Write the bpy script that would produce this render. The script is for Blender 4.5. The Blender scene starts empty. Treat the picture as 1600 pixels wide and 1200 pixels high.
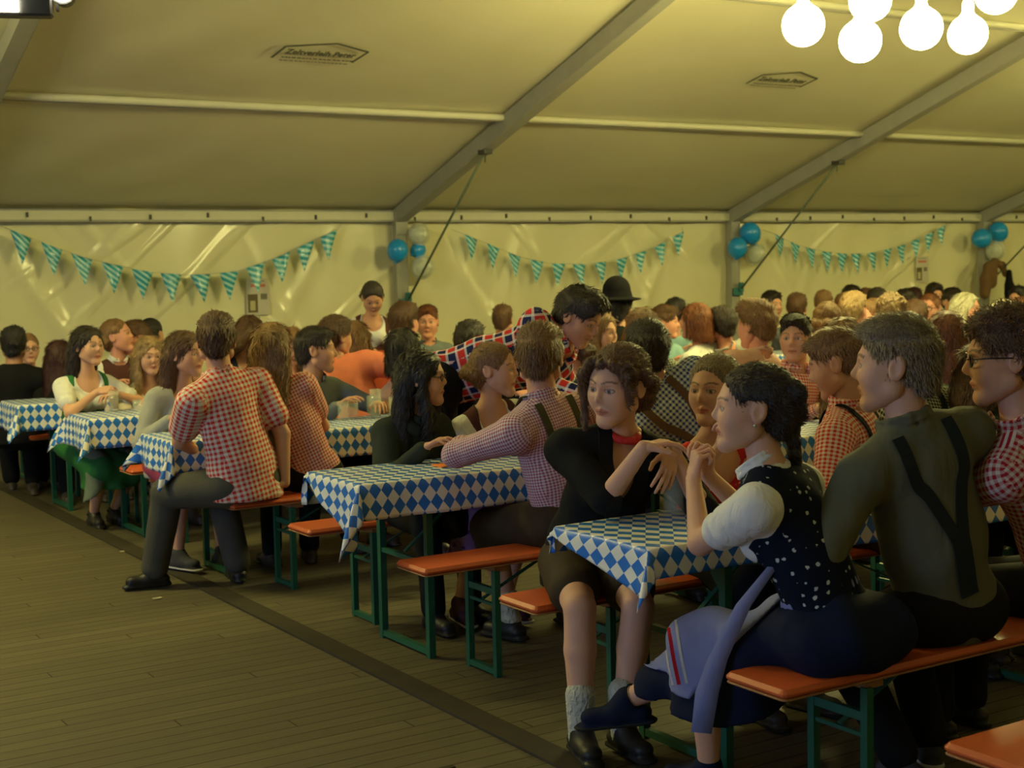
import bpy, math, random, numpy as np, openvdb
from mathutils import Vector, Matrix
from mathutils.bvhtree import BVHTree
SC = bpy.context.scene; C = SC.collection
# ---------------------------------------------------------------- camera
YAW, PITCH, ROLL, CAM_H, FPX = .565, .079, .022, 1.618, 2230.22
def _cam():
    fw = np.array([math.sin(YAW)*math.cos(PITCH), math.cos(YAW)*math.cos(PITCH), -math.sin(PITCH)])
    r = np.array([math.cos(YAW), -math.sin(YAW), 0]); u = np.cross(r, fw); c, s = math.cos(ROLL), math.sin(ROLL)
    r2 = r*c-u*s; u2 = r*s+u*c
    cd = bpy.data.cameras.new('camera'); co = bpy.data.objects.new('camera', cd); C.objects.link(co)
    co.matrix_world = Matrix(((r2[0], u2[0], -fw[0], 0), (r2[1], u2[1], -fw[1], 0), (r2[2], u2[2], -fw[2], CAM_H), (0, 0, 0, 1)))
    cd.sensor_width = 36; cd.lens = FPX/1600*36; cd.clip_start = .05; cd.clip_end = 200
    cd.dof.use_dof = True; cd.dof.focus_distance = 5.2; cd.dof.aperture_fstop = 5.0
    SC.camera = co
_cam()
# ---------------------------------------------------------------- world, daylight at the entrance, exposure
wd = bpy.data.worlds.new('overcast evening'); SC.world = wd; wd.use_nodes = True
bg = wd.node_tree.nodes['Background']; bg.inputs[0].default_value = (.35, .5, 1, 1); bg.inputs[1].default_value = .06
la = bpy.data.lights.new('daylight through entrance', 'AREA'); la.shape = 'RECTANGLE'; la.size = 4.6; la.size_y = 2.3; la.energy = 250; la.color = (.42, .60, 1.0)
lo = bpy.data.objects.new('daylight through entrance', la); C.objects.link(lo); lo.location = (-7.1, 3.2, 1.25); lo.rotation_euler = (0, math.radians(-90), 0)
SC.view_settings.view_transform = 'Standard'; SC.view_settings.look = 'None'; SC.view_settings.exposure = 0.0; SC.view_settings.gamma = 1.0
SC.view_settings.use_curve_mapping = False
LAMP = (1.0, .90, .31); LAMP_STRENGTH = 95.0
# ---------------------------------------------------------------- helpers: small vector tools, objects, materials
def V(*a): return np.array(a[0] if len(a) == 1 else a, float)
def nrm(v):
    v = np.asarray(v, float); return v/(np.linalg.norm(v)+1e-9)
def tag(o, label=None, cat=None, group=None, kind=None):
    if label: o['label'] = label
    if cat: o['category'] = cat
    if group: o['group'] = group
    if kind: o['kind'] = kind
    return o
def link(name, me, mat=None, parent=None, loc=None, smooth=True):
    o = bpy.data.objects.new(name, me); C.objects.link(o)
    if mat is not None and not me.materials: me.materials.append(mat)
    if parent is not None: o.parent = parent
    if loc is not None: o.location = loc
    if smooth and len(me.polygons): me.polygons.foreach_set('use_smooth', [True]*len(me.polygons))
    return o
def empty(name, loc=(0, 0, 0), rz=0.0):
    o = bpy.data.objects.new(name, None); C.objects.link(o); o.location = loc; o.rotation_euler = (0, 0, rz)
    o.empty_display_size = .1
    return o
def mesh(name, v, f):
    me = bpy.data.meshes.new(name)
    me.from_pydata([tuple(map(float, p)) for p in v], [], [tuple(map(int, q)) for q in f]); me.update()
    return me
def copy_tree(o, parent=None):
    c = o.copy(); C.objects.link(c); c.parent = parent
    for ch in o.children: copy_tree(ch, c)
    return c
class MB:                                                   # collects simple solids into one mesh
    def __init__(s): s.v = []; s.f = []
    def add(s, v, f):
        n = len(s.v); s.v += [tuple(map(float, p)) for p in v]; s.f += [tuple(n+i for i in q) for q in f]
        return s
    def box(s, c, d, b=0.0, R=None):
        x, y, z = d[0]/2, d[1]/2, d[2]/2
        if b <= 0:
            P = [(i*x, j*y, k*z) for i in (-1, 1) for j in (-1, 1) for k in (-1, 1)]
            F = [(0, 1, 3, 2), (4, 6, 7, 5), (0, 4, 5, 1), (2, 3, 7, 6), (0, 2, 6, 4), (1, 5, 7, 3)]
        else:                                               # rounded outline in xy, bevelled top and bottom edge
            b = min(b, x*.99, y*.99); bz = min(b*.5, z*.9); P = []; ring = []
            def outline(ins, zz):
                r = []
                for cx, cy, a0 in ((x-b, y-b, 0), (-x+b, y-b, 90), (-x+b, -y+b, 180), (x-b, -y+b, 270)):
                    for t in (0, 30, 60, 90):
                        a = math.radians(a0+t); r.append((cx+(b-ins)*math.cos(a), cy+(b-ins)*math.sin(a), zz))
                return r
            for ins, zz in ((bz, -z), (0, -z+bz), (0, z-bz), (bz, z)): P += outline(ins, zz)
            F = [tuple(range(15, -1, -1)), tuple(range(48, 64))]
            for k in range(3):
                for i in range(16):
                    j = (i+1) % 16; F.append((k*16+i, k*16+j, k*16+16+j, k*16+16+i))
        if R is not None: P = [tuple(np.asarray(R) @ np.array(p)) for p in P]
        return s.add([(p[0]+c[0], p[1]+c[1], p[2]+c[2]) for p in P], F)
    def bar(s, a, b, w, h, up=(0, 0, 1)):                   # square bar from a to b
        a, b = V(a), V(b); d = nrm(b-a); up = V(up)
        if abs(d@up) > .99: up = V(1, 0, 0)
        r = nrm(np.cross(d, up)); u = np.cross(r, d)
        R = np.stack([d, r, u], 1)
        return s.box((a+b)/2, (np.linalg.norm(b-a), w, h), 0, R)
    def tube(s, pts, r, n=10, cap=True):
        pts = [V(p) for p in pts]; rs = r if hasattr(r, '__len__') else [r]*len(pts)
        P = []; F = []; ref = V(0, 0, 1) if abs(nrm(pts[-1]-pts[0])[2]) < .9 else V(1, 0, 0)
        for i, p in enumerate(pts):
            d = nrm(pts[min(i+1, len(pts)-1)]-pts[max(i-1, 0)]); a = nrm(np.cross(d, ref)); b = np.cross(d, a)
            for k in range(n):
                t = 2*math.pi*k/n; P.append(p+rs[i]*(a*math.cos(t)+b*math.sin(t)))
        for i in range(len(pts)-1):
            for k in range(n):
                j = (k+1) % n; F.append((i*n+k, i*n+j, i*n+n+j, i*n+n+k))
        if cap: F += [tuple(range(n-1, -1, -1)), tuple((len(pts)-1)*n+k for k in range(n))]
        return s.add(P, F)
    def lathe(s, prof, n=20, c=(0, 0, 0)):                   # (r, z) profile about z
        P = []; F = []
        for r, z in prof:
            for k in range(n):
                t = 2*math.pi*k/n; P.append((c[0]+r*math.cos(t), c[1]+r*math.sin(t), c[2]+z))
        for i in range(len(prof)-1):
            for k in range(n):
                j = (k+1) % n; F.append((i*n+k, i*n+j, i*n+n+j, i*n+n+k))
        F += [tuple(range(n-1, -1, -1)), tuple((len(prof)-1)*n+k for k in range(n))]
        return s.add(P, F)
    def build(s, name, mat, parent=None, loc=None, smooth=False):
        o = link(name, mesh(name, s.v, s.f), mat, parent, loc, smooth); return o

# ---- node materials
class NT:
    def __init__(s, name, rough=.7, spec=.3):
        s.m = bpy.data.materials.new(name); s.m.use_nodes = True; s.t = s.m.node_tree; s.b = s.t.nodes['Principled BSDF']
        s.b.inputs['Roughness'].default_value = rough; s.b.inputs['Specular IOR Level'].default_value = spec
    def n(s, kind, **kw):
        x = s.t.nodes.new(kind)
        for k, v in kw.items():
            if k.startswith('_'): setattr(x, k[1:], v)
            else: x.inputs[k.replace('__', ' ')].default_value = v
        return x
    def l(s, a, b): s.t.links.new(a, b)
    def val(s, x, i):
        if hasattr(x, 'default_value') or hasattr(x, 'is_linked'): s.l(x, i)
        else: i.default_value = x
    def math(s, op, a, b=None, c=None):
        x = s.t.nodes.new('ShaderNodeMath'); x.operation = op; s.val(a, x.inputs[0])
        if b is not None: s.val(b, x.inputs[1])
        if c is not None: s.val(c, x.inputs[2])
        return x.outputs[0]
    def mix(s, f, a, b):
        x = s.t.nodes.new('ShaderNodeMix'); x.data_type = 'RGBA'; s.val(f, x.inputs[0])
        for v, i in ((a, x.inputs[6]), (b, x.inputs[7])):
            if isinstance(v, tuple): i.default_value = (*v[:3], 1)
            else: s.l(v, i)
        return x.outputs[2]
    def uv(s):
        x = s.t.nodes.new('ShaderNodeUVMap'); x.uv_map = 'UVMap'
        y = s.t.nodes.new('ShaderNodeSeparateXYZ'); s.l(x.outputs[0], y.inputs[0]); return y.outputs[0], y.outputs[1], x.outputs[0]
    def obj(s, sc=(1, 1, 1)):
        x = s.t.nodes.new('ShaderNodeTexCoord'); y = s.t.nodes.new('ShaderNodeMapping'); y.inputs['Scale'].default_value = sc
        s.l(x.outputs['Object'], y.inputs[0]); return y.outputs[0]
    def noise(s, vec=None, scale=5, detail=3, out=0, dist=0):
        x = s.n('ShaderNodeTexNoise', Scale=scale, Detail=detail, Distortion=dist)
        if vec is not None: s.l(vec, x.inputs['Vector'])
        return x.outputs[out]
    def bump(s, h, strength=.3, dist=.01):
        x = s.n('ShaderNodeBump', Strength=strength, Distance=dist); s.l(h, x.inputs['Height']); s.l(x.outputs[0], s.b.inputs['Normal'])
    def base(s, c):
        if isinstance(c, tuple): s.b.inputs['Base Color'].default_value = (*c[:3], 1)
        else: s.l(c, s.b.inputs['Base Color'])
        return s
MATS = {}
def plain(name, col, rough=.8, spec=.2, var=.18, scale=14, bump=.25, metal=0.0, sheen=0.0):
    key = (name, col, rough)
    if key in MATS: return MATS[key]
    s = NT(name, rough, spec); nz = s.noise(s.obj(), scale, 4)
    s.base(s.mix(nz, tuple(c*(1-var) for c in col), tuple(min(1, c*(1+var)) for c in col)))
    s.b.inputs['Metallic'].default_value = metal
    if bump >= .4: s.bump(s.noise(s.obj((1, 1, .6)), scale*.9, 4, dist=.9), bump*1.4, .02)
    elif bump: s.bump(s.noise(s.obj(), scale*2.5, 3), bump, .004)
    if sheen: s.b.inputs['Sheen Weight'].default_value = sheen
    MATS[key] = s.m; return s.m
def gingham(name, dark, light=(.78, .76, .72), p=.02, duty=.5, third=None):
    if name in MATS: return MATS[name]
    s = NT(name, .85, .15); u, v, vec = s.uv()
    a = s.math('LESS_THAN', s.math('FRACT', s.math('DIVIDE', u, p)), duty)
    b = s.math('LESS_THAN', s.math('FRACT', s.math('DIVIDE', v, p)), duty)
    f = s.math('MULTIPLY', s.math('ADD', a, b), .5)
    s.base(s.mix(f, light, dark)); s.bump(s.noise(s.obj((1, 1, .6)), 11, 3, dist=.8), .65, .022)
    MATS[name] = s.m; return s.m
def plaid(name, ca, cb, light, p=.055):
    s = NT(name, .85, .15); u, v, vec = s.uv()
    U = s.math('DIVIDE', u, p); Vv = s.math('DIVIDE', v, p)
    par = s.math('MODULO', s.math('ABSOLUTE', s.math('ADD', s.math('FLOOR', U), s.math('FLOOR', Vv))), 2.0)
    col = s.mix(s.math('GREATER_THAN', par, .5), ca, cb)
    g = .24
    lu = s.math('LESS_THAN', s.math('FRACT', U), g); lv = s.math('LESS_THAN', s.math('FRACT', Vv), g)
    f = s.math('MULTIPLY', s.math('ADD', lu, lv), .62)
    s.base(s.mix(s.math('MINIMUM', f, 1.0), col, light)); s.bump(s.noise(s.obj((1, 1, .6)), 11, 3, dist=.8), .65, .022)
    return s.m
def flowered(name, ground, dot, scale=22, size=.36):
    s = NT(name, .9, .12); u, v, vec = s.uv()
    x = s.n('ShaderNodeTexVoronoi', Scale=scale, Randomness=.55); s.l(vec, x.inputs['Vector'])
    y = s.n('ShaderNodeTexVoronoi', Scale=scale*5); s.l(vec, y.inputs['Vector'])
    d = s.math('ADD', x.outputs['Distance'], s.math('MULTIPLY', y.outputs['Distance'], .12))
    s.base(s.mix(s.math('LESS_THAN', d, size), ground, dot)); s.bump(s.noise(s.obj(), 22, 3), .3, .005)
    return s.m
def hairmat(name, col, gloss=.45):
    if name in MATS: return MATS[name]
    s = NT(name, gloss, .5)
    vec = s.obj((150, 150, 14)); nz = s.noise(vec, 1.6, 5, dist=.8)
    r = s.n('ShaderNodeMapRange'); s.l(nz, r.inputs[0]); r.inputs[1].default_value = .3; r.inputs[2].default_value = .7
    s.base(s.mix(r.outputs[0], tuple(c*.4 for c in col), tuple(min(1, c*1.9) for c in col)))
    s.bump(nz, .8, .006)
    MATS[name] = s.m; return s.m
def skinmat():
    s = NT('skin', .55, .35)
    a = s.n('ShaderNodeAttribute'); a.attribute_name = 'tone'
    nz = s.noise(s.obj(), 60, 3)
    s.base(s.mix(s.math('MULTIPLY', nz, .18), a.outputs['Color'], (.75, .42, .32)))
    s.b.inputs['Subsurface Weight'].default_value = .08
    s.b.inputs['Subsurface Radius'].default_value = (.012, .005, .003); s.b.inputs['Subsurface Scale'].default_value = 1.0
    return s.m

# ---------------------------------------------------------------- distance-field modelling (soft bodies, heads, hair, cloth)
class Field:
    def __init__(s): s.p = []
    def rc(s, a, b, ra, rb=None, k=.02, fr=None, sc=(1, 1, 1), op='u'):
        s.p.append(('rc', V(a), V(b), ra, ra if rb is None else rb, k, fr, sc, op)); return s
    def el(s, c, r, k=.02, fr=None, op='u'):
        s.p.append(('el', V(c), V(r), 0, 0, k, fr, None, op)); return s
    def chain(s, pts, rs, k=.02, **kw):
        for i in range(len(pts)-1): s.rc(pts[i], pts[i+1], rs[i], rs[i+1], k, **kw)
        return s
    def bounds(s):
        lo = V(9, 9, 9); hi = -lo
        for q in s.p:
            if q[8] != 'u': continue
            m = max(q[3], q[4]) if q[0] == 'rc' else max(q[2])
            pts = [q[1], q[2]] if q[0] == 'rc' else [q[1]]
            if q[0] == 'rc' and q[6] is not None: m *= max(q[7])
            for p in pts: lo = np.minimum(lo, p-m); hi = np.maximum(hi, p+m)
        return lo-.02, hi+.02
    def mesh(s, h, disp=None, clip=None):
        lo, hi = s.bounds(); lo = lo-2*h; n = np.ceil((hi+2*h-lo)/h).astype(int)+1
        D = np.full(n, .08, np.float32); ax = [np.arange(n[i], dtype=np.float32)*h+np.float32(lo[i]) for i in range(3)]
        for kind, a, b, ra, rb, k, fr, sc, op in s.p:
            if kind == 'rc':
                m = max(ra, rb)*(max(sc) if fr is not None else 1)+k+.03; l = np.minimum(a, b)-m; u = np.maximum(a, b)+m
            else: m = max(b)+k+.03; l = a-m; u = a+m
            i0 = np.clip(np.floor((l-lo)/h).astype(int), 0, n); i1 = np.clip(np.ceil((u-lo)/h).astype(int)+1, 0, n)
            if (i1 <= i0).any(): continue
            sl = tuple(slice(i0[i], i1[i]) for i in range(3))
            x = ax[0][sl[0]][:, None, None]-np.float32(a[0]); y = ax[1][sl[1]][None, :, None]-np.float32(a[1]); z = ax[2][sl[2]][None, None, :]-np.float32(a[2])
            mul = 1.0; ba = (b-a) if kind == 'rc' else None
            if fr is not None:
                A = np.asarray(fr, np.float32); S = sc if kind == 'rc' else (1, 1, 1)
                x, y, z = [(A[i, 0]*x+A[i, 1]*y+A[i, 2]*z)/np.float32(S[i]) for i in range(3)]
                if kind == 'rc': ba = (np.asarray(fr) @ ba)/np.array(S); mul = min(S)*.5+.5*np.mean(S)
            if kind == 'rc':
                L2 = float(ba@ba)+1e-9
                t = np.clip((x*np.float32(ba[0])+y*np.float32(ba[1])+z*np.float32(ba[2]))/np.float32(L2), 0, 1)
                d = (np.sqrt((x-t*np.float32(ba[0]))**2+(y-t*np.float32(ba[1]))**2+(z-t*np.float32(ba[2]))**2)-(ra+(rb-ra)*t))*np.float32(mul)
            else:
                q = np.sqrt((x/b[0])**2+(y/b[1])**2+(z/b[2])**2); q2 = np.sqrt((x/b[0]**2)**2+(y/b[1]**2)**2+(z/b[2]**2)**2)+1e-6
                d = (q*(q-1)/q2).astype(np.float32)
            T = D[sl]
            if op == 'u':
                w = np.maximum(k-np.abs(T-d), 0)/max(k, 1e-5); D[sl] = np.minimum(T, d)-w*w*np.float32(k*.25)
            else:
                d = -d; w = np.maximum(k-np.abs(T-d), 0)/max(k, 1e-5); D[sl] = np.maximum(T, d)+w*w*np.float32(k*.25)
        X = None
        if disp or clip:
            X = np.broadcast_to(ax[0][:, None, None], D.shape); Y = np.broadcast_to(ax[1][None, :, None], D.shape); Z = np.broadcast_to(ax[2][None, None, :], D.shape)
        if disp:
            M = np.abs(D) < .03; D[M] += disp(X[M], Y[M], Z[M]).astype(np.float32)
        if clip: D = np.maximum(D, clip(X, Y, Z).astype(np.float32))
        D[0], D[-1] = .08, .08; D[:, 0] = .08; D[:, -1] = .08; D[:, :, 0] = .08; D[:, :, -1] = .08
        g = openvdb.FloatGrid(.08); g.copyFromArray(np.ascontiguousarray(D), tolerance=0.0)
        r = g.convertToQuads(0.0); v, f = r[0], r[1]
        return v.astype(np.float32)*h+lo.astype(np.float32), np.asarray(f, np.int32)
def qmesh(name, v, f):
    me = bpy.data.meshes.new(name); me.vertices.add(len(v)); me.vertices.foreach_set('co', np.ascontiguousarray(v, np.float32).ravel())
    me.loops.add(f.size); me.loops.foreach_set('vertex_index', np.ascontiguousarray(f, np.int32).ravel())
    me.polygons.add(len(f)); me.polygons.foreach_set('loop_start', np.arange(0, f.size, 4, dtype=np.int32))
    me.polygons.foreach_set('use_smooth', np.ones(len(f), bool))
    me.update(calc_edges=True); me.validate(); return me
def join(parts):
    n = 0; Vv = []; F = []
    for v, f in parts: Vv.append(v); F.append(f+n); n += len(v)
    return np.concatenate(Vv), np.concatenate(F)
def wob(seed, amp, fr=1.0):
    r = random.Random(seed); q = [[r.uniform(-1, 1) for _ in range(3)]+[r.uniform(0, 6.3)] for _ in range(7)]
    def f(x, y, z):
        o = 0
        for i, (a, b, c, d) in enumerate(q):
            w = fr*(18+9*i); o = o+np.sin(w*(a*x+b*y+c*z)+d+1.6*np.sin(w*.4*(b*x-c*y+a*z)+d))/(1+.35*i)
        return amp*o*.45
    return f

# ---- the head: x = sideways, y = face, z = up, origin between the ears
def head_field(g):
    F = Field(); m = g == 'm'
    F.el((0, -.012, .03), (.074, .096, .086), .02).el((0, .028, -.015), (.060, .062, .088), .03)
    for s in (-1, 1):
        F.rc((s*(.050 if m else .046), .005, -.056), (s*(.016 if m else .012), .066, -.094), .024 if m else .021, .019, .025)
        F.el((s*.034, .056, -.028), (.026, .025, .030), .04)
        F.rc((s*.036, .070, .025), (s*.012, .0825, .023), .010 if m else .007, .009 if m else .007, .02)
        F.rc((s*(.012 if m else .010), .089, -.030 if m else -.028), (s*.007, .097 if m else .094, -.028 if m else -.026), .0080 if m else .0065, .0075 if m else .006, .008)
        F.el((s*.0775, -.008, -.002), (.009, .020, .032), .008, fr=[[1, 0, 0], [0, .97, .24], [0, -.24, .97]])
    F.rc((0, .083, .016), (0, .105 if m else .101, -.020 if m else -.017), .0075 if m else .0062, .0100 if m else .0085, .012)
    F.el((0, .070, -.097), (.021, .018, .016), .02)
    for s in (-1, 1): F.el((s*.0305, .099, .003), (.0185, .018, .0125), .012, op='s')
    for s in (-1, 1):
        F.el((s*.0305, .0735, .002), (.0155, .0150, .0130), .003)
        F.rc((s*.017, .0850, .0085), (s*.043, .0790, .0070), .0033, .0033, .004)
        F.el((s*.0865, -.004, .002), (.0065, .012, .020), .006, op='s')
    F.rc((-.021, .0800, -.058), (0, .0905, -.0555), .0048, .0062, .005).rc((.021, .0800, -.058), (0, .0905, -.0555), .0048, .0062, .005)
    F.rc((-.018, .0805, -.0655), (.018, .0805, -.0655), .0062, .0062, .006).rc((-.006, .085, -.066), (.006, .085, -.066), .0068, .0068, .006)
    return F
HEADS = {}
def head_mesh(g, h):
    if (g, h) not in HEADS: HEADS[(g, h)] = head_field(g).mesh(h)
    return HEADS[(g, h)]
def head_tone(v, skin, brow, g):
    x, y, z = v[:, 0], v[:, 1], v[:, 2]; c = np.tile(V(*skin), (len(v), 1)); ax = np.abs(x)
    def put(m, col, a=1.0): c[m] = c[m]*(1-a)+V(*col)*a
    lip = (y > .074) & (ax < .024) & (np.abs(z+.061+ax*.05) < .0095*(1-(ax/.026)**2)+.001)
    put(lip, (skin[0]*.78, skin[1]*.40, skin[2]*.40), .85 if g == 'f' else .6)
    put((y > .07) & (ax < .021) & (np.abs(z+.0605) < .0014), (.12, .04, .03), .7)
    br = (y > .06) & (np.abs(ax-.031) < .021) & (np.abs(z-(.0245+.006*np.sin((ax-.012)/.04*3.1))) < (.0038 if g == 'm' else .0028))
    put(br, brow, .85)
    ex, ez = ax-.0305, z-.002; e = (y > .066) & ((ex/.0140)**2+(ez/.0052)**2 < 1)
    put((y > .064) & ((ex/.0175)**2+((ez-.001)/.0078)**2 < 1), (.10, .05, .04), .75)
    put(e, (.50, .45, .40)); put(e & (ex**2+ez**2 < .0066**2), (.05, .04, .03))
    return c
# ---- hair, in head coordinates
HAIRS = {}
def hair_mesh(style, h, seed=0):
    key = (style, h, seed)
    if key in HAIRS: return HAIRS[key]
    F = Field(); w = wob(seed+11, .0022, 2.2); ang = True; base = 'long' if style.startswith('long') else style.split('+')[0]
    def face(lift=0, wide=.068):
        F.el((0, .120, -.022+lift), (wide, .080 if base in ('long', 'mid', 'bob') else .094, .096), .024, op='s')
        F.el((0, .09, -.10), (.10, .085, .09), .02, op='s')
    def ears(a=.03, y=.018, z=-.018, rz=.048):
        for s in (-1, 1): F.el((s*.088, y, z), (a, .036, rz), .01, op='s')
    if base in ('short', 'crop', 'curly', 'quiff', 'fade'):
        t = dict(short=.010, crop=.004, curly=.012, quiff=.010, fade=.006)[base]
        F.el((0, -.012, .031), (.0755+t*.7, .096+t, .086+t), .02)
        F.el((0, -.066, -.035), (.050, .034, .040), .03)
        if base != 'crop': F.el((0, .022, .080), (.066, .072, .042), .03)
        if base == 'quiff': F.rc((-.032, .052, .094), (.032, .050, .096), .024, .027, .05)
        if base == 'curly':
            for i in range(60):
                r = random.Random(i+seed); a = r.uniform(0, 6.28); b = r.uniform(.25, 1.5)
                F.el((.082*math.cos(a)*math.cos(b), -.008+.10*math.sin(a)*math.cos(b), .045+.083*math.sin(b)), (.015, .015, .014), .008)
        face(); ears(); [F.el((s_*.090, .052, -.022), (.040, .046, .052), .012, op='s') for s_ in (-1, 1)]
        F.el((0, -.03, -.125), (.12, .14, .058), .015, op='s')
        if base == 'fade':
            for s in (-1, 1): F.el((s*.101, -.01, -.02), (.028, .12, .07), .02, op='s')
        if base == 'short' or base == 'quiff': w = wob(seed+5, .0045, 1.8)
    else:
        t = .010 if base in ('long', 'mid', 'bob') else .006; F.el((0, -.013, .032), (.0755+t, .097+t, .087+t), .02); F.el((0, -.066, -.028), (.058, .042, .055), .03)
        L = .34
        if 'mid' in style: L = .15
        if 'xl' in style: L = .48
        if base == 'long' or base == 'mid':
            F.rc((0, -.075, -.03), (0, -.105, -L), .07, .070, .03, fr=np.eye(3), sc=(1.3, .6, 1))
            F.rc((-.055, -.05, -.02), (-.075, -.075, -L+.03), .04, .030, .03); F.rc((.055, -.05, -.02), (.075, -.075, -L+.03), .04, .03, .03)
        face(0, .060 if base in ('long', 'mid', 'bob') else .074)
        if base == 'long' and 'front' in style or base == 'mid':
            for s in (-1, 1):
                F.chain([(s*.05, .05, .075), (s*.078, .03, .02), (s*.083, .02, -.06), (s*.080, .035, -.13), (s*.085, .045, -(.26 if base == 'long' else .15))], [.014, .016, .020, .024, .014], .02)
        if base == 'bob':
            F.rc((0, -.03, .0), (0, -.045, -.09), .085, .085, .03); F.el((0, .115, -.035), (.062, .105, .11), .02, op='s'); F.el((0, -.0, -.17), (.2, .2, .06), .01, op='s')
            for s in (-1, 1): F.rc((s*.075, .01, .03), (s*.080, .01, -.085), .022, .024, .02)
        if base == 'bun': F.el((0, -.105, .02), (.045, .040, .045), .012); ears(.028, .012, -.02)
        if base == 'pony':
            ears(.026, .012, -.02); F.chain([(0, -.10, .03), (0, -.15, -.01), (0, -.15, -.10), (.01, -.13, -.24)], [.026, .034, .034, .010], .015)
        if base == 'updo':
            ears(.026, .012, -.02); F.chain([(-.07, -.07, -.02), (-.04, -.11, -.01), (.04, -.11, -.01), (.07, -.07, -.02)], [.026, .032, .032, .026], .02)
        if base in ('crownbraid',):
            pts = [(math.cos(a)*.086, -.020+.085*math.sin(a)*1.05, .075-.11*(.5-.5*math.sin(a))) for a in np.linspace(-1.75, 4.0, 22)]
            for i, p in enumerate(pts): F.el(V(p)*1.03+V(0, -.006 if i % 2 else .004, .010 if i % 2 else 0), (.017, .018, .016), .004)
            F.chain([(.045, .078, .078), (.074, .072, .04), (.083, .062, -.02), (.080, .070, -.09), (.066, .085, -.16), (.062, .09, -.20)], [.014, .017, .013, .010, .007, .003], .01)
            F.chain([(-.04, .075, .082), (-.072, .062, .045), (-.079, .052, -.01), (-.078, .055, -.05)], [.012, .012, .008, .003], .01)
            F.el((0, -.085, -.055), (.062, .045, .040), .02)
            ears(.02, .010, -.03)
        if base == 'sidebraid':
            ears(.028, .014, -.012)
            pts = [(.008+.008*i, -.098-.006*min(i, 6), -.015-.038*i) for i in range(9)]
            for i, p in enumerate(pts):
                for s in (-1, 1): F.rc(V(p)+V(s*.016, .004, .014), V(p)+V(-s*.006, -.004, -.016), .020-.0009*i, .016-.0009*i, .003)
            F.chain([(-.03, -.10, .05), (.0, -.105, .0), (.012, -.105, -.04)], [.03, .03, .02], .015)
            F.rc(pts[-1], V(pts[-1])+V(0, 0, -.08), .013, .020, .005)
        if base == 'twinbraid':
            ears(.026, .012, -.02)
            for s in (-1, 1):
                for i in range(7): F.el((s*(.07+.004*i), -.04+.008*i, -.06-.032*i), (.017, .017, .020), .004)
    n = 46 if base not in ('short', 'crop', 'curly', 'quiff', 'fade') else 0
    def disp(x, y, z):
        o = w(x, y, z)
        if n:
            a = np.arctan2(x, y+.02); o = o+.0016*np.sin(n*a+5*np.sin(9*z+2*a)+seed)+.0011*np.sin(2.3*n*a+4*np.sin(13*z)+1)
        else:
            a = np.arctan2(x, z-.02); o = o+.0012*np.sin(40*a+6*np.sin(22*y)+seed)
        return o
    hv, hf = F.mesh(h, disp); short = base in ('short', 'crop', 'curly', 'quiff', 'fade'); rg = np.random.default_rng(seed*7+len(style))
    cnt = int((5200 if h < .005 else (2200 if h < .008 else 900))*(1.0 if short or base in ('bob', 'bun', 'pony', 'updo') else 1.7)); wdt = .0011 if h < .005 else (.0018 if h < .008 else .003)
    P = hv[hf]; cen = P.mean(1); nn = np.cross(P[:, 2]-P[:, 0], P[:, 3]-P[:, 1]); ar = np.linalg.norm(nn, axis=1)+1e-12; nn = nn/ar[:, None]
    if (nn*(cen-hv.mean(0))).sum() < 0: nn = -nn
    pick = rg.choice(len(hf), cnt, p=ar/ar.sum()); w4 = rg.dirichlet((1, 1, 1, 1), cnt); o = (P[pick]*w4[:, :, None]).sum(1); N_ = nn[pick]
    g = np.array([0, -.5, -1.0]) if not short else np.array([0, -.25, -1.0])
    fl = np.tile(g, (cnt, 1)); top = o[:, 2] > .07
    if short: fl[top] = np.array([.15, .9, .1]) if base != 'crop' else np.array([0, .6, 0])
    elif base in ('long', 'mid', 'bob'): fl[top] = np.stack([np.sign(o[top, 0])*.9, np.full(top.sum(), -.35), np.full(top.sum(), -.2)], 1)
    else: fl[:] = np.array([0, -1, -.35])
    fl = fl+rg.normal(0, .8 if base == 'curly' else (.22 if short or base in ('long', 'mid') else .12), (cnt, 3)); t = fl-N_*(fl*N_).sum(1)[:, None]; t /= np.linalg.norm(t, axis=1)[:, None]+1e-9
    tied = base in ('bun', 'pony', 'updo', 'crownbraid', 'sidebraid', 'twinbraid')
    L = (rg.uniform(.016, .032, cnt) if short else (rg.uniform(.008, .022, cnt) if tied else rg.uniform(.03, .06, cnt)))[:, None]; lift = (rg.uniform(.05, .34, cnt) if short else (rg.uniform(-.02, .10, cnt) if tied else rg.uniform(.0, .14, cnt)))[:, None]
    if tied: t[(o[:, 2] < -.04)] = t[(o[:, 2] < -.04)]*.5+np.array([0, 0, -.5])
    s_ = np.cross(t, N_)*wdt; a = o-N_*.001; b = o+t*L*.5+N_*(lift*L*.6+.0012); c = o+t*L+N_*lift*L*(.9 if short else .2)
    bv = np.stack([a-s_, a+s_, b+s_, b-s_, c+s_*.3, c-s_*.3], 1).reshape(-1, 3).astype(np.float32); k = np.arange(cnt)[:, None]*6+len(hv)
    bf = np.concatenate([k+np.array([0, 1, 2, 3]), k+np.array([3, 2, 4, 5])])
    HAIRS[key] = (np.concatenate([hv, bv]), np.concatenate([hf, bf]).astype(np.int32)); return HAIRS[key]

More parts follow.
